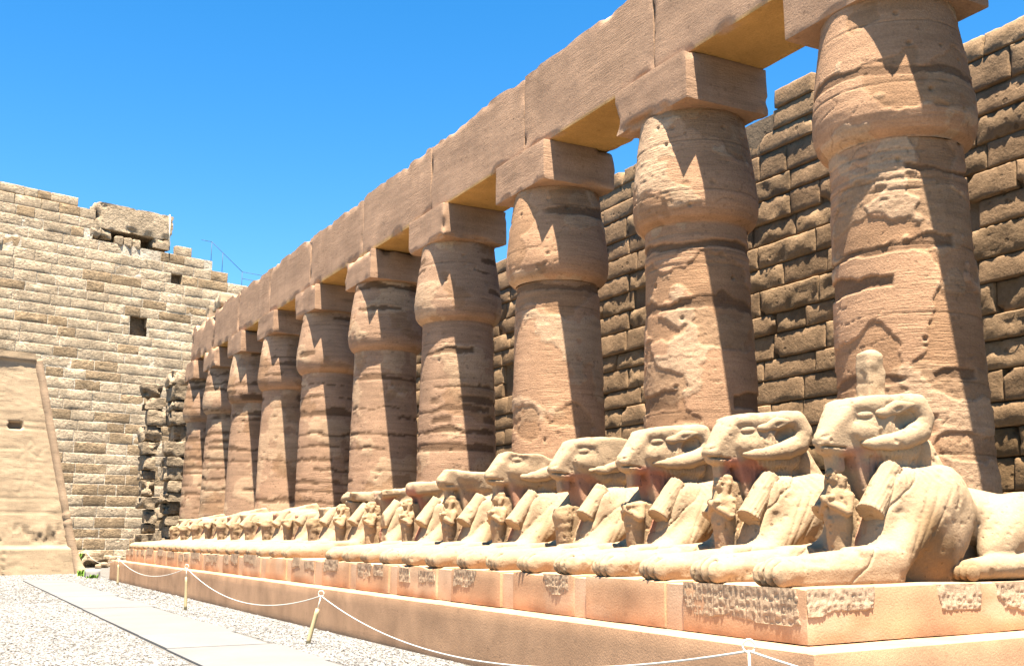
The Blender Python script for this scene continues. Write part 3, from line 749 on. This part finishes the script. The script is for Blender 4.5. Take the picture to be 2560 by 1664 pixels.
for i, y in enumerate(CY + [6.05]):
    root = thing('column', COL_LAB[i], 'column', (CX, y, 0), 'columns of the ruined colonnade')
    q = [1, .8, .62, .5, .42, .36, .32, .3, .28, .26, .4][i]; seg = int(300 * q); nz = int(330 * q)
    bands = [.4, .35, .45, .6, .7, .85, .6, .85, .95, 1.0, .5][i]; light = [.14, .2, .18, .05, .05, .02, .14, .1, .0, .0, .15][i]
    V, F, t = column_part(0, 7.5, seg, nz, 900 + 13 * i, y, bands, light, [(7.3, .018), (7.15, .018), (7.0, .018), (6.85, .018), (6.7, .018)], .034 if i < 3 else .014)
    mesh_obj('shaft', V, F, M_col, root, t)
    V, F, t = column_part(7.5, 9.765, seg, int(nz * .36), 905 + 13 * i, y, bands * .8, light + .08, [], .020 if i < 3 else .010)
    mesh_obj('capital', V, F, M_col, root, t)
    hb = 1.2 if i < 9 else 1.1
    V, F = rock_box((CX - .06, y, 10.247), (2.0, 2 * hb, .965), .06 if i < 4 else .12, .018, .012, 1.8, .10 if i in (1, 4, 8, 9) else .06, 950 + i)
    sed = fbm(V * np.array([.5, .5, 5]), 3, 961 + i); t = np.array([.64, .395, .245]) * (1 + .14 * sed + .08 * fbm(V * 1.5, 3, 8))[:, None]
    if i in (5, 6): t *= (1 - .35 * sstep(.1, .3, sed))[:, None]
    mesh_obj('abacus', V - np.array([CX, y, 0]), F, M_beam, root, t)

# ------------------------------------------------------------------ architrave beams
BX0, BX1, BZ0, BZ1 = 12.13, 13.92, 10.735, 12.76
joints = [5.0] + CY[:-1] + [58.9]
BLAB = ['stone beam over the closest column, mostly above the picture', 'massive stone beam between the two nearest columns, orange underside in view', 'stone beam spanning the second and third columns from the right',
        'stone beam spanning the third and fourth columns from the right', 'stone beam spanning the fourth and fifth columns from the right', 'stone beam spanning the fifth and sixth columns from the right',
        'stone beam spanning the sixth and seventh columns from the right', 'stone beam spanning the seventh and eighth columns from the right', 'chipped stone beam spanning the eighth and ninth columns from the right', 'broken last beam at the far left end of the colonnade']
for i in range(len(joints) - 1):
    a, b = joints[i] + .012, joints[i + 1] - .012
    st = .1 if i < 4 else .16
    V, F = rock_box(((BX0 + BX1) / 2, (a + b) / 2, (BZ0 + BZ1) / 2), (BX1 - BX0, b - a, BZ1 - BZ0), st, .022, .014, 1.2, .08 if i < 9 else .25, 1000 + i)
    up = V[:, 2] > BZ1 - .3
    V[:, 2] += np.where(up, (.10 if i < 8 else .35) * np.clip(fbm(V * np.array([1.0, 1.3, 0]), 4, 1010) - .1, -1, .4) * (V[:, 2] - BZ1 + .3) / .3, 0)
    if i == 9:   # ragged broken end
        e = sstep(56.0, 58.9, V[:, 1]); V[:, 2] += np.where(up, -.5 * e * (.5 + fbm(V * 1.7, 3, 4)), 0)
    sed = fbm(V * np.array([.6, .15, 3.5]), 4, 1021)
    t = np.array([.66, .41, .255]) * (1 + .14 * sed + .06 * fbm(V * .8, 3, 9))[:, None]
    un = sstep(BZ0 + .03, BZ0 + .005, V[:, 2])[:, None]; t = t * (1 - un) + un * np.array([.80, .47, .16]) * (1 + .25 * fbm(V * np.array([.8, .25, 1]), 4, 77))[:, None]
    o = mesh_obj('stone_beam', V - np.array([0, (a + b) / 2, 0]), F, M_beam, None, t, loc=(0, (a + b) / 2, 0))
    tag(o, BLAB[i], 'stone beam', 'architrave beams on the colonnade')
# a few stones left on top of the far end
for k, (yy, sz, lb) in enumerate([(57.2, (.8, .7, .9), 'upright broken stone standing on the far end of the beams'), (53.6, (1.5, 1.6, .75), 'pale block lying on the last beams near the pylon')]):
    V, F = rock_box((0, 0, sz[2] / 2), sz, .12, .08, .10, 1.6, .15, 1100 + k)
    o = mesh_obj('stone_block', V, F, M_beam, None, np.array([.60, .45, .29]), loc=(12.9, yy, BZ1 - .02)); tag(o, lb, 'stone block')

# ------------------------------------------------------------------ block walls
def block_face(mb, o, a, n, w, h, d, seed, nx, nz, amp, bulge, rnd_edge, tint, up=np.array([0, 0, 1.0]), rfreq=1.5, tilt=0.0, bev=.035, hole=0.0):
    s = np.concatenate([[0, 0], np.linspace(0, w, nx + 1)[1:-1] if nx > 1 else [], [w, w]]) if False else np.concatenate([[0.0, 0.012], np.linspace(.05, w - .05, nx), [w - .012, w]])
    t_ = np.concatenate([[0.0, 0.012], np.linspace(.05, h - .05, nz), [h - .012, h]])
    ds = np.concatenate([[1.0, .28], np.zeros(nx), [.28, 1.0]]); dt = np.concatenate([[1.0, .28], np.zeros(nz), [.28, 1.0]])
    bev_ = bev
    S, T = np.meshgrid(s, t_, indexing='ij'); Dp = np.maximum(ds[:, None], dt[None, :])
    base = np.array(o) + S[..., None] * a + T[..., None] * up
    q = base.reshape(-1, 3)
    nz_ = fbm(q * rfreq, 4, seed, .55).reshape(S.shape); nz2 = fbm(q * rfreq * 4, 3, seed + 3, .6).reshape(S.shape)
    ex = np.minimum(np.minimum(S, w - S), np.minimum(T, h - T))
    out = amp * nz_ + amp * .5 * nz2 + bulge * sstep(0, .22, ex)
    tl = ((seed * 7919) % 100) / 100.0
    out = out - tilt * tl * (T / h - .35)
    wear = rnd_edge * np.clip(nz_ + .1, 0, 1) * np.exp(-ex / .12)
    out = out - wear
    if hole:
        hr_ = random.Random(seed)
        for cx_ in (0, w):
            for cz_ in (0, h):
                if hr_.random() < hole: out = out - .32 * np.exp(-(np.hypot((S - cx_) / hr_.uniform(.08, .2), (T - cz_) / hr_.uniform(.06, .14))) ** 4)
    out = np.where(Dp >= 1, -d, out - bev_ * Dp)
    V = base + out[..., None] * n
    jit = .018 * np.where(Dp > .1, 1, 0)[..., None] * (fbm(q * 5, 2, seed + 5).reshape(S.shape))[..., None]
    V = V + jit * a + jit * up * .6
    tt = np.asarray(tint)
    if tt.ndim == 1: tt = tt * (1 + .14 * nz_ + .12 * nz2).reshape(-1)[:, None]
    F = grid_faces(len(s), len(t_))
    if np.dot(np.cross(a, up), n) < 0: F = F[:, ::-1]
    mb.add(V.reshape(-1, 3), F, tt)

# back wall of the court: runs behind the colonnade
WX = 19.0
def wall_top(y):
    if y < 16.2: return 12.3
    if y < 19.0: return 12.5
    if y < 20.6: return 13.25
    if y < 24: return 12.65
    if y < 31: return 13.35
    if y < 40: return 12.5
    return 12.0
wall = thing('court_wall', 'tall dark block wall standing behind the colonnade, top stones missing', 'wall', (WX, 25, 0))
mb = MB(); rr = random.Random(8); z = 0.0; row = 0
while z < 13.8:
    h = rr.uniform(.52, .76); y = 2.0 - rr.uniform(0, 1.5)
    while y < 64:
        w = rr.uniform(.9, 2.2); mid = y + w / 2
        if z + h < wall_top(mid) + .28 or (abs(mid - 19.8) < .8 and z + h < 13.75):
            dist = mid
            nx = max(4, int(w / (.11 if dist < 32 else .25))); nz = max(3, int(h / (.11 if dist < 32 else .2)))
            kind = rr.random(); x = WX + .028 * z + rr.uniform(-.03, .03)
            base = np.array([.40, .25, .135]) * rr.uniform(.8, 1.15)
            rough = .028
            if kind < .35: rough = .10; base = base * np.array([.98, 1.0, 1.0])
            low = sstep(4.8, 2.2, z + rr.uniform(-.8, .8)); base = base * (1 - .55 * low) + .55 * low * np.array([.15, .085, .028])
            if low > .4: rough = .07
            if rr.random() > .015:
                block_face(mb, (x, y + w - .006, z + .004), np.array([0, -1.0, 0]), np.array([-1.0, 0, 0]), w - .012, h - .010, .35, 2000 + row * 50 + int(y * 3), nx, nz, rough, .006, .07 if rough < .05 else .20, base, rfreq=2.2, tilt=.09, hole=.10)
        y += w
    z += h; row += 1
mb.V = [v - np.array([WX, 25, 0]) for v in mb.V]
mb.build('facing_blocks', M_wall, wall)
# rubble core behind the facing, stepped like its top
cb = MB(); ys = [1, 16.2, 24, 31, 40, 64]
for a, b in zip(ys[:-1], ys[1:]):
    zt = wall_top((a + b) / 2) - .35
    V, F = rock_box((WX + 1.35 + .2, (a + b) / 2, zt / 2), (2.3, b - a, zt), .5, .05, .1, 1.0, 0, 31)
    cb.add(V - np.array([WX, 25, 0]), F, np.array([.30, .21, .13]))
cb.build('wall_core', M_wall, wall)

# pylon across the end of the court
PP = np.array([11.2, 80.0, 0]); az = radians(75.4)
pa = np.array([sin(az), cos(az), 0]); pn = np.array([cos(az), -sin(az), 0]) ; pn = -pn if pn[1] > 0 else pn
pylon = thing('pylon', 'huge pale block-built pylon closing the court, its top courses broken and stepped', 'building', PP)
def pyl_top(s):
    if s < -4.0: return 26.1
    if s < -1.3: return 25.7
    if s < 4.7: return 23.3
    if s < 6.7: return 23.8
    if s < 8.1: return 23.0
    if s < 9.3: return 22.2
    if s < 11.1: return 21.4
    return 20.4
BAT = .078
def pyl_out(z): return -BAT * z
niches = [(1.5, 2.8, 16.0, 17.2), (4.6, 5.5, 20.6, 21.6)]
mb = MB(); rr = random.Random(21); z = -.02; row = 0
while z < 26.4:
    h = rr.uniform(.68, .80); s = -15 - rr.uniform(0, 2)
    while s < 17:
        w = rr.uniform(1.2, 2.7) if z < 22.5 else rr.uniform(.9, 2.0); segs = [(s, s + w)]
        for (n0, n1, b0, b1) in niches:
            if z + h * .5 > b0 and z + h * .5 < b1:
                new = []
                for (p, q) in segs:
                    if q <= n0 or p >= n1: new.append((p, q)); continue
                    if n0 - p > .25: new.append((p, n0))
                    if q - n1 > .25: new.append((n1, q))
                segs = new
        for (p, q) in segs:
            mid = (p + q) / 2
            if z + h > pyl_top(mid) + (rr.uniform(-.3, .35) if mid < -1.3 else rr.uniform(-.12, .12)): continue
            if .2 < mid < 3.0 and 22.4 < z + h * .5 < 23.4: continue
            out = pyl_out(row * .74) + rr.uniform(-.04, .05)
            tk = rr.random(); base = np.array([.72, .55, .365]) * rr.uniform(.88, 1.1)
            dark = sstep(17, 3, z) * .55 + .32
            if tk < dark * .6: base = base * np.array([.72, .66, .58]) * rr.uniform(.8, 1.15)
            if rr.random() < .008: out += .14
            o = PP + pa * (p + .008) + np.array([0, 0, z]) + pn * out
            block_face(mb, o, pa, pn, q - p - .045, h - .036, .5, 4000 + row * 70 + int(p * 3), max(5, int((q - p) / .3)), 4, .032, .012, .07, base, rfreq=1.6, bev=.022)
        s += w
    for (p, q) in [(-17, 17)]:
        if z + h > 20.3: q = 11; 
        if z + h > 22: q = 8
        if z + h > 23: q = -1.5
        if z + h > 25: break
        cuts = sorted([c for n_ in niches if z + h * .5 > n_[2] and z + h * .5 < n_[3] for c in n_[:2] if c < q]); ed = [p] + cuts + [q]
        for a_, b_ in zip(ed[::2], ed[1::2]):
            oo = PP + pn * (pyl_out(row * .74) - .045)
            mb.add([oo + pa * a_ + np.array([0, 0, z]), oo + pa * b_ + np.array([0, 0, z]), oo + pa * b_ + np.array([0, 0, z + h]), oo + pa * a_ + np.array([0, 0, z + h])], [[0, 1, 2, 3]], (.86, .72, .54))
    z += h; row += 1
mb.V = [v - PP for v in mb.V]
mb.build('facing_blocks', M_pyl, pylon)
cb = MB()
def pbox(s0, s1, d0, d1, z0, z1, tint, amp=.05, seed=1, step=.6, mbx=None, chip=0.0, r=.05):
    V, F = rock_box((0, 0, 0), (s1 - s0, d1 - d0, z1 - z0), step, r, amp, .8, chip, seed)
    W = V[:, 0:1] * pa + V[:, 1:2] * (-pn) + V[:, 2:3] * np.array([0, 0, 1.0]) + pa * (s0 + s1) / 2 - pn * (d0 + d1) / 2 + np.array([0, 0, (z0 + z1) / 2])
    mbx.add(W, F[:, ::-1] if np.dot(np.cross(pa, -pn), [0, 0, 1]) < 0 else F, tint)
for (s0, s1, zt) in [(-16, -1.3, 24.0), (-1.3, 4.7, 22.2), (4.7, 8.1, 22.2), (8.1, 11.3, 20.4), (11.3, 17, 19.2)]:
    for (z0, z1) in [(0, 6), (6, 12), (12, 18), (18, zt)]:
        pbox(s0, s1, .55 + BAT * z1, 6.5, z0 - .01, z1, np.array([.34, .24, .15]), mbx=cb)
pbox(-1.3, 4.7, 3.75, 6.5, 22.1, 25.2, np.array([.34, .24, .15]), mbx=cb)
cb.build('pylon_core', M_pyl, pylon)
lb = MB(); pbox(-1.35, 4.65, 1.78, 3.7, 23.75, 25.75, np.array([.62, .47, .31]), .07, 12, .22, lb, .25, .08)
lb.build('lintel_block', M_pyl, pylon)
for k, (s0, s1) in enumerate([(-.9, -.1), (3.1, 4.5), (-1.7, -.9)]):
    jb = MB(); pbox(s0, s1, 1.78, 2.9, 23.0, 23.78, np.array([.58, .44, .29]), .08, 40 + k, .2, jb, .2, .08); jb.build('support_stone', M_pyl, pylon)
for k, s in enumerate([.5, 1.15, 1.85]):
    V, F = rock_box((0, 0, .35), (.62, .6, .75), .12, .1, .1, 1.7, .1, 60 + k)
    p = PP + pa * s + pn * (-2.0) + np.array([0, 0, 22.65])
    o = mesh_obj('loose_stone', V, F, M_pyl, None, np.array([.57, .43, .28]), loc=p)
    tag(o, ['left of the three stones in the gap under the big lintel', 'middle of the three stones in the gap under the big lintel', 'right of the three stones in the gap under the big lintel'][k], 'stone', 'stones under the lintel of the pylon')
# railing on the pylon stair
rb = thing('railing', 'thin dark metal railing stepping down the right edge of the pylon top', 'railing', PP)
rp = [(7.6, 24.7, 3), (8.5, 24.7, 3), (11.3, 22.7, 3), (14.4, 22.7, 3)]
def rpt(s, z, d): return pa * s - pn * d + np.array([0, 0, z])
m = MB()
for dz in (0, -.55):
    for (p, q) in zip(rp[:-1], rp[1:]):
        if dz < 0 and p[0] < 11: continue
        V, F = tube([rpt(p[0], p[1] + dz, p[2]), rpt(q[0], q[1] + dz, q[2])], .02, 6); m.add(V, F)
m.build('rail', M_rail, rb)
for (s, zt, zb) in [(8.5, 24.7, 22.6), (9.5, 24.0, 22.2), (11.3, 22.7, 20.8), (14.3, 22.7, 20.8)]:
    V, F = tube([rpt(s, zb, 3), rpt(s, zt, 3)], .022, 6); mesh_obj('upright', V, F, M_rail, rb)
V, F = tube([rpt(4.25, 23.3, 1.5), rpt(4.25, 25.8, 1.75)], .05, 6); o = mesh_obj('pole', V + PP, F, M_ring); tag(o, 'thin white pole standing against the big lintel block', 'pole')

# ------------------------------------------------------------------ relief-carved wall end at far left
RP = np.array([6.36, 51.5, 0]); ra_ = np.array([sin(radians(77)), cos(radians(77)), 0]); rn = np.array([cos(radians(77)), -sin(radians(77)), 0]); 
rel = thing('relief_wall', 'sloping gate wall with faint carved reliefs and a round corner moulding', 'wall', RP)
HR = 9.55; BATS = .232
def rel_right(z): return -.22 - BATS * z + .16 * math.exp(-z / .5)
st = .07; nz = int(HR / st); ns = int(8.5 / st)
Zg = np.linspace(0, HR, nz); Ug = np.linspace(0, 1, ns); ZZ, UU = np.meshgrid(Zg, Ug, indexing='ij')
RR = np.vectorize(rel_right)(ZZ); SS = -9.0 + (RR + 9.0) * UU
q = np.stack([SS.ravel(), np.zeros(SS.size), ZZ.ravel()], 1)
d = .015 * fbm(q * 1.3, 4, 71).reshape(SS.shape) + .012 * fbm(q * np.array([3, 1, 8]), 4, 72).reshape(SS.shape)
rl = random.Random(4); car = np.full(SS.shape, 9.0, np.float32)
def seg(x0, z0, x1, z1):
    global car
    L2 = (x1 - x0) ** 2 + (z1 - z0) ** 2 + 1e-9; t = np.clip(((SS - x0) * (x1 - x0) + (ZZ - z0) * (z1 - z0)) / L2, 0, 1)
    car = np.minimum(car, np.hypot(SS - x0 - t * (x1 - x0), ZZ - z0 - t * (z1 - z0)))
for zz in (6.55, 6.25): seg(-9, zz, -1.8, zz - .02)                       # register lines
for zz in (3.2,): seg(-9, zz, -1.1, zz)
for (x, z0) in [(-4.2, 3.6), (-3.0, 3.5), (-2.1, 3.6), (-5.2, 3.7)]:         # columns of signs
    for k in range(9): seg(x, z0 + k * .17, x + rl.uniform(.12, .3), z0 + k * .17 + rl.uniform(-.04, .04))
for fx_ in (-4.7, -2.7):                                                       # striding figures, in outline
    for (a_, b_) in [((0, 3.4), (.25, 4.5)), ((.25, 4.5), (.5, 3.4)), ((.25, 4.5), (.2, 5.3)), ((.2, 5.3), (-.2, 4.8)), ((.2, 5.3), (.65, 5.0)), ((.65, 5.0), (.9, 5.4)), ((.1, 5.35), (.3, 5.75)), ((.3, 5.75), (.5, 5.5)), ((.5, 5.5), (.3, 5.3))]:
        seg(fx_ + a_[0], a_[1], fx_ + b_[0], b_[1])
for (x, z0) in [(-4.35, 7.2), (-3.8, 7.1)]:
    for k in range(8): seg(x, z0 + k * .2, x + .2, z0 + k * .2)
seg(-5.2, 5.9, -4.5, 4.4); seg(-4.9, 5.95, -4.2, 4.5)
d -= .020 * np.exp(-(car / .040) ** 2)
for zz in (1.25, 2.6, 4.0, 5.3, 7.6, 8.7): d -= .02 * np.exp(-((ZZ - zz - .04 * fbm(q * .8, 2, 5).reshape(SS.shape)) / .03) ** 2) * sstep(-.2, .2, fbm(q * .9, 2, int(zz * 10)).reshape(SS.shape))
er = sstep(2.3, 1.6, ZZ) * sstep(1.15, 1.5, ZZ) * sstep(-.1, .3, fbm(q * np.array([5, 1, 2]), 4, 73).reshape(SS.shape)); d -= .07 * er
bsm = sstep(1.16, 1.12, ZZ); d += .10 * bsm
hole = (np.abs(SS + 3.05) < .28) & (np.abs(ZZ - 6.35) < .13); d = np.where(hole, d - .5, d)
topc = sstep(HR - .45, HR - .3, ZZ); d += .10 * topc + .05 * topc * fbm(q * 2, 3, 8).reshape(SS.shape)
joint = np.exp(-((SS + 3.2) / .02) ** 2) * bsm; d -= .05 * joint
outv = d - .06 * ZZ
V = SS[..., None] * ra_ + ZZ[..., None] * np.array([0, 0, 1.0]) + outv[..., None] * rn
t = np.array([.70, .51, .32]) * (1 + .08 * fbm(q * .7, 4, 3).reshape(SS.shape) + .08 * fbm(q * np.array([1, 1, 6]), 3, 6).reshape(SS.shape))[..., None]
t = t * (1 - .35 * er[..., None]); t = t * (1 - .25 * topc[..., None])
mesh_obj('carved_face', V.reshape(-1, 3), grid_faces(nz, ns)[:, ::-1] if np.dot(np.cross([0, 0, 1.0], ra_), rn) < 0 else grid_faces(nz, ns), M_beam, rel, t.reshape(-1, 3))
# body behind the face
nb = 14; zs = np.linspace(0, HR - .05, nb); Vb = []
for zz in zs:
    r_ = rel_right(zz)
    for (s_, dd) in ((-9.0, -.7), (r_ - .02, -.7), (r_ + .02 - .0, -5.0), (-9.0, -5.0)): Vb.append(s_ * ra_ + np.array([0, 0, zz]) + dd * rn)
Vb = np.array(Vb); Fb = list(grid_faces(nb, 4, True)); e = (nb - 1) * 4; Fb += [[e, e + 1, e + 2, e + 3]]
mesh_obj('wall_body', Vb, np.array(Fb), M_beam, rel, np.array([.56, .41, .27]), smooth=False)
# round moulding down the corner
zz = np.linspace(-.02, HR - .25, 90); pts = np.array([(rel_right(z_) + .10) * ra_ + np.array([0, 0, z_]) + (-.06 * z_ - .10 + .12 * math.exp(-z_ / .5)) * rn for z_ in zz])
r = .20 + .10 * np.exp(-zz / .45); r = r + .03 * ((zz > 2.15) & (zz < 2.75)) * np.cos((zz - 2.2) * 20)
V, F = tube(pts, r, 20); V = V + (.02 * fbm(V * 2.2, 3, 9))[:, None] * rn
mesh_obj('corner_moulding', V, F, M_beam, rel, np.array([.60, .42, .27]) * (1 + .14 * fbm(V * 1.5, 3, 4))[:, None])

# ------------------------------------------------------------------ ragged stone piers at the far end of the colonnade
def pier(name, x, y, w, d, zt, seed, label):
    root = thing('stone_pier', label, 'pier', (x, y, 0), 'ragged stone piers at the end of the colonnade')
    rp_ = random.Random(seed); z_ = 0.0; m_ = MB(); k = 0
    while z_ < zt:
        h = rp_.uniform(.55, .95); ww = w * rp_.uniform(.62, 1.12); dd_ = d * rp_.uniform(.8, 1.1)
        V, F = rock_box((rp_.uniform(-.16, .16), rp_.uniform(-.2, .2), z_ + h / 2), (ww, dd_, h - .03), .13, .06, .12, 1.5, .2, seed + k, rp_.uniform(-.1, .1), (rp_.uniform(-.03, .03), 0))
        m_.add(V, F, np.array([.50, .375, .245]) * rp_.uniform(.7, 1.15)); z_ += h; k += 1
    m_.build('stacked_blocks', M_pyl, root)
pier('a', 11.05, 63.0, 1.0, 1.4, 9.6, 5, 'narrow ragged pier of toothed blocks next to the pylon edge')
pier('b', 12.15, 61.6, 1.35, 1.7, 10.4, 9, 'wider ragged pier of toothed blocks beside the leftmost column')
pier('c', 13.6, 66.5, 2.4, 1.5, 9.8, 14, 'shaded toothed masonry stump behind the last column')

# ------------------------------------------------------------------ rubble and weeds at the foot of the pylon
rub = [(8.0, 61.6, 1.15), (8.9, 63.0, .8), (9.5, 62.4, .75), (10.0, 64.0, .7), (8.5, 64.5, .6), (9.3, 65.5, .6), (10.4, 62.5, .6), (8.6, 60.4, .4), (9.3, 60.6, .45), (10.1, 60.6, .5), (10.8, 63.6, .7), (8.2, 59.4, .3), (9.8, 59.4, .35)]
rlab = ['largest rubble boulder lying at the pylon foot beside the rope post', 'pale rubble stone']
for k, (x, y, s) in enumerate(rub):
    V, F = rock_box((0, 0, s * .35), (s * 1.25, s, s * .75), .1, s * .16, s * .16, 2.0 / s, s * .2, 1300 + k, k * .7)
    o = mesh_obj('rubble_stone', V, F, M_pyl, None, np.array([.62, .46, .30]) * (.8 + .3 * ((k * 37) % 10) / 10), loc=(x, y, -.02))
    tag(o, rlab[0] if k == 0 else 'small rubble stone among the heap between the gate wall and the kerb', 'stone', 'rubble stones at the pylon foot')
V, F = rock_box((0, 0, .16), (.55, .5, .32), .06, .04, .03, 3, .06, 1390); o = mesh_obj('stone_slab', V, F, M_path, None, np.array([.62, .57, .50]), loc=(6.25, 46.8, -.01)); tag(o, 'low grey stone slab lying before the far kerb corner', 'stone slab')
def weed(x, y, z, n, r, hgt, label, seed):
    r_ = np.random.default_rng(seed); m_ = MB()
    for _ in range(n):
        a = r_.uniform(0, 2 * pi); q = r_.uniform(0, r); L = hgt * r_.uniform(.5, 1.0); b = r_.uniform(0, 2 * pi); lean = r_.uniform(.1, .6) * L
        p0 = np.array([q * cos(a), q * sin(a), 0]); p1 = p0 + np.array([lean * .4 * cos(b), lean * .4 * sin(b), L * .6]); p2 = p0 + np.array([lean * cos(b), lean * sin(b), L])
        sd = np.array([-sin(b), cos(b), 0]) * .035
        m_.add([p0 - sd * .6, p0 + sd * .6, p1 + sd, p1 - sd, p2 + sd * .1, p2 - sd * .1], [[0, 1, 2, 3], [3, 2, 4, 5]], np.array([1, 1, 1]) * r_.uniform(.6, 1.3))
    o = m_.build('weed', M_leaf, None, loc=(x, y, z)); tag(o, label, 'weed')
weed(7.05, 60.5, 0, 150, .45, 1.0, 'bright green weed clump against the gate wall moulding', 1)
weed(6.12, 48.3, 0, 110, .25, .30, 'low green weed at the foot of the corner moulding', 2)
weed(6.15, 45.9, 0, 60, .22, .18, 'small green weed by the low grey slab', 3)

# ------------------------------------------------------------------ rope barrier
posts = [((7.95, 62.5), (7.95, 62.5), .86), ((6.13, 39.6), (6.12, 39.6), .92), ((5.50, 25.8), (5.48, 25.8), .98), ((5.54, 17.0), (5.70, 16.9), .78), ((5.30, 6.25), (5.31, 6.25), .915), ((6.9, 2.6), (6.9, 2.6), .9)]
pl = ['most distant rope post, by the rubble next to the gate wall', 'rope post in front of the far kerb corner', 'upright rope post at mid length of the kerb', 'leaning yellow rope post nearest the path', 'closest rope post with a big white ring, rising from the bottom edge', 'rope post beyond the right edge of the picture']
tops = []
for k, ((x0, y0), (x1, y1), zr) in enumerate(posts):
    root = thing('rope_post', pl[k], 'post', (x0, y0, 0), 'posts of the rope barrier')
    zp = zr - .20; b = np.array([0, 0, 0.0]); tp = np.array([x1 - x0, y1 - y0, zr - .045]); mid = b + (tp - b) * (zp / zr)
    pts = np.linspace(b, mid, 8); V, F = tube(pts, [.036, .036, .035, .034, .034, .033, .034, .030], 12)
    mesh_obj('pole', V, F, M_post, root)
    V, F = tube([mid - (tp - b) * .02, tp], .010, 8); mesh_obj('rod', V, F, M_ring, root)
    th = np.linspace(0, 2 * pi, 25); c = tp + np.array([0, 0, .045]); dirv = np.array([.8, -.6, 0])
    V, F = tube_open([c + .045 * (np.cos(a) * dirv + np.sin(a) * np.array([0, 0, 1])) for a in th], .0075, 8); mesh_obj('ring', V, F, M_ring, root)
    tops.append(np.array([x1, y1, zr - .035]))
sags = [.35, .36, .42, .48, .25]
rl_ = ['rope from the distant post by the rubble to the far kerb corner', 'white rope sagging before the far end of the kerb', 'white rope sagging from the upright mid post to the leaning post', 'white rope running down from the leaning post out of the bottom of the picture', 'white rope leaving the closest ring towards the right']
for k in range(len(tops) - 1):
    t = np.linspace(0, 1, 48)[:, None]; P = tops[k] * (1 - t) + tops[k + 1] * t; P[:, 2] -= (4 * sags[k] * t * (1 - t))[:, 0]
    mid = P.mean(0); V, F = tube(P - mid, .008, 8); o = mesh_obj('rope', V, F, M_rope, None, loc=mid); tag(o, rl_[k], 'rope', 'ropes of the barrier')
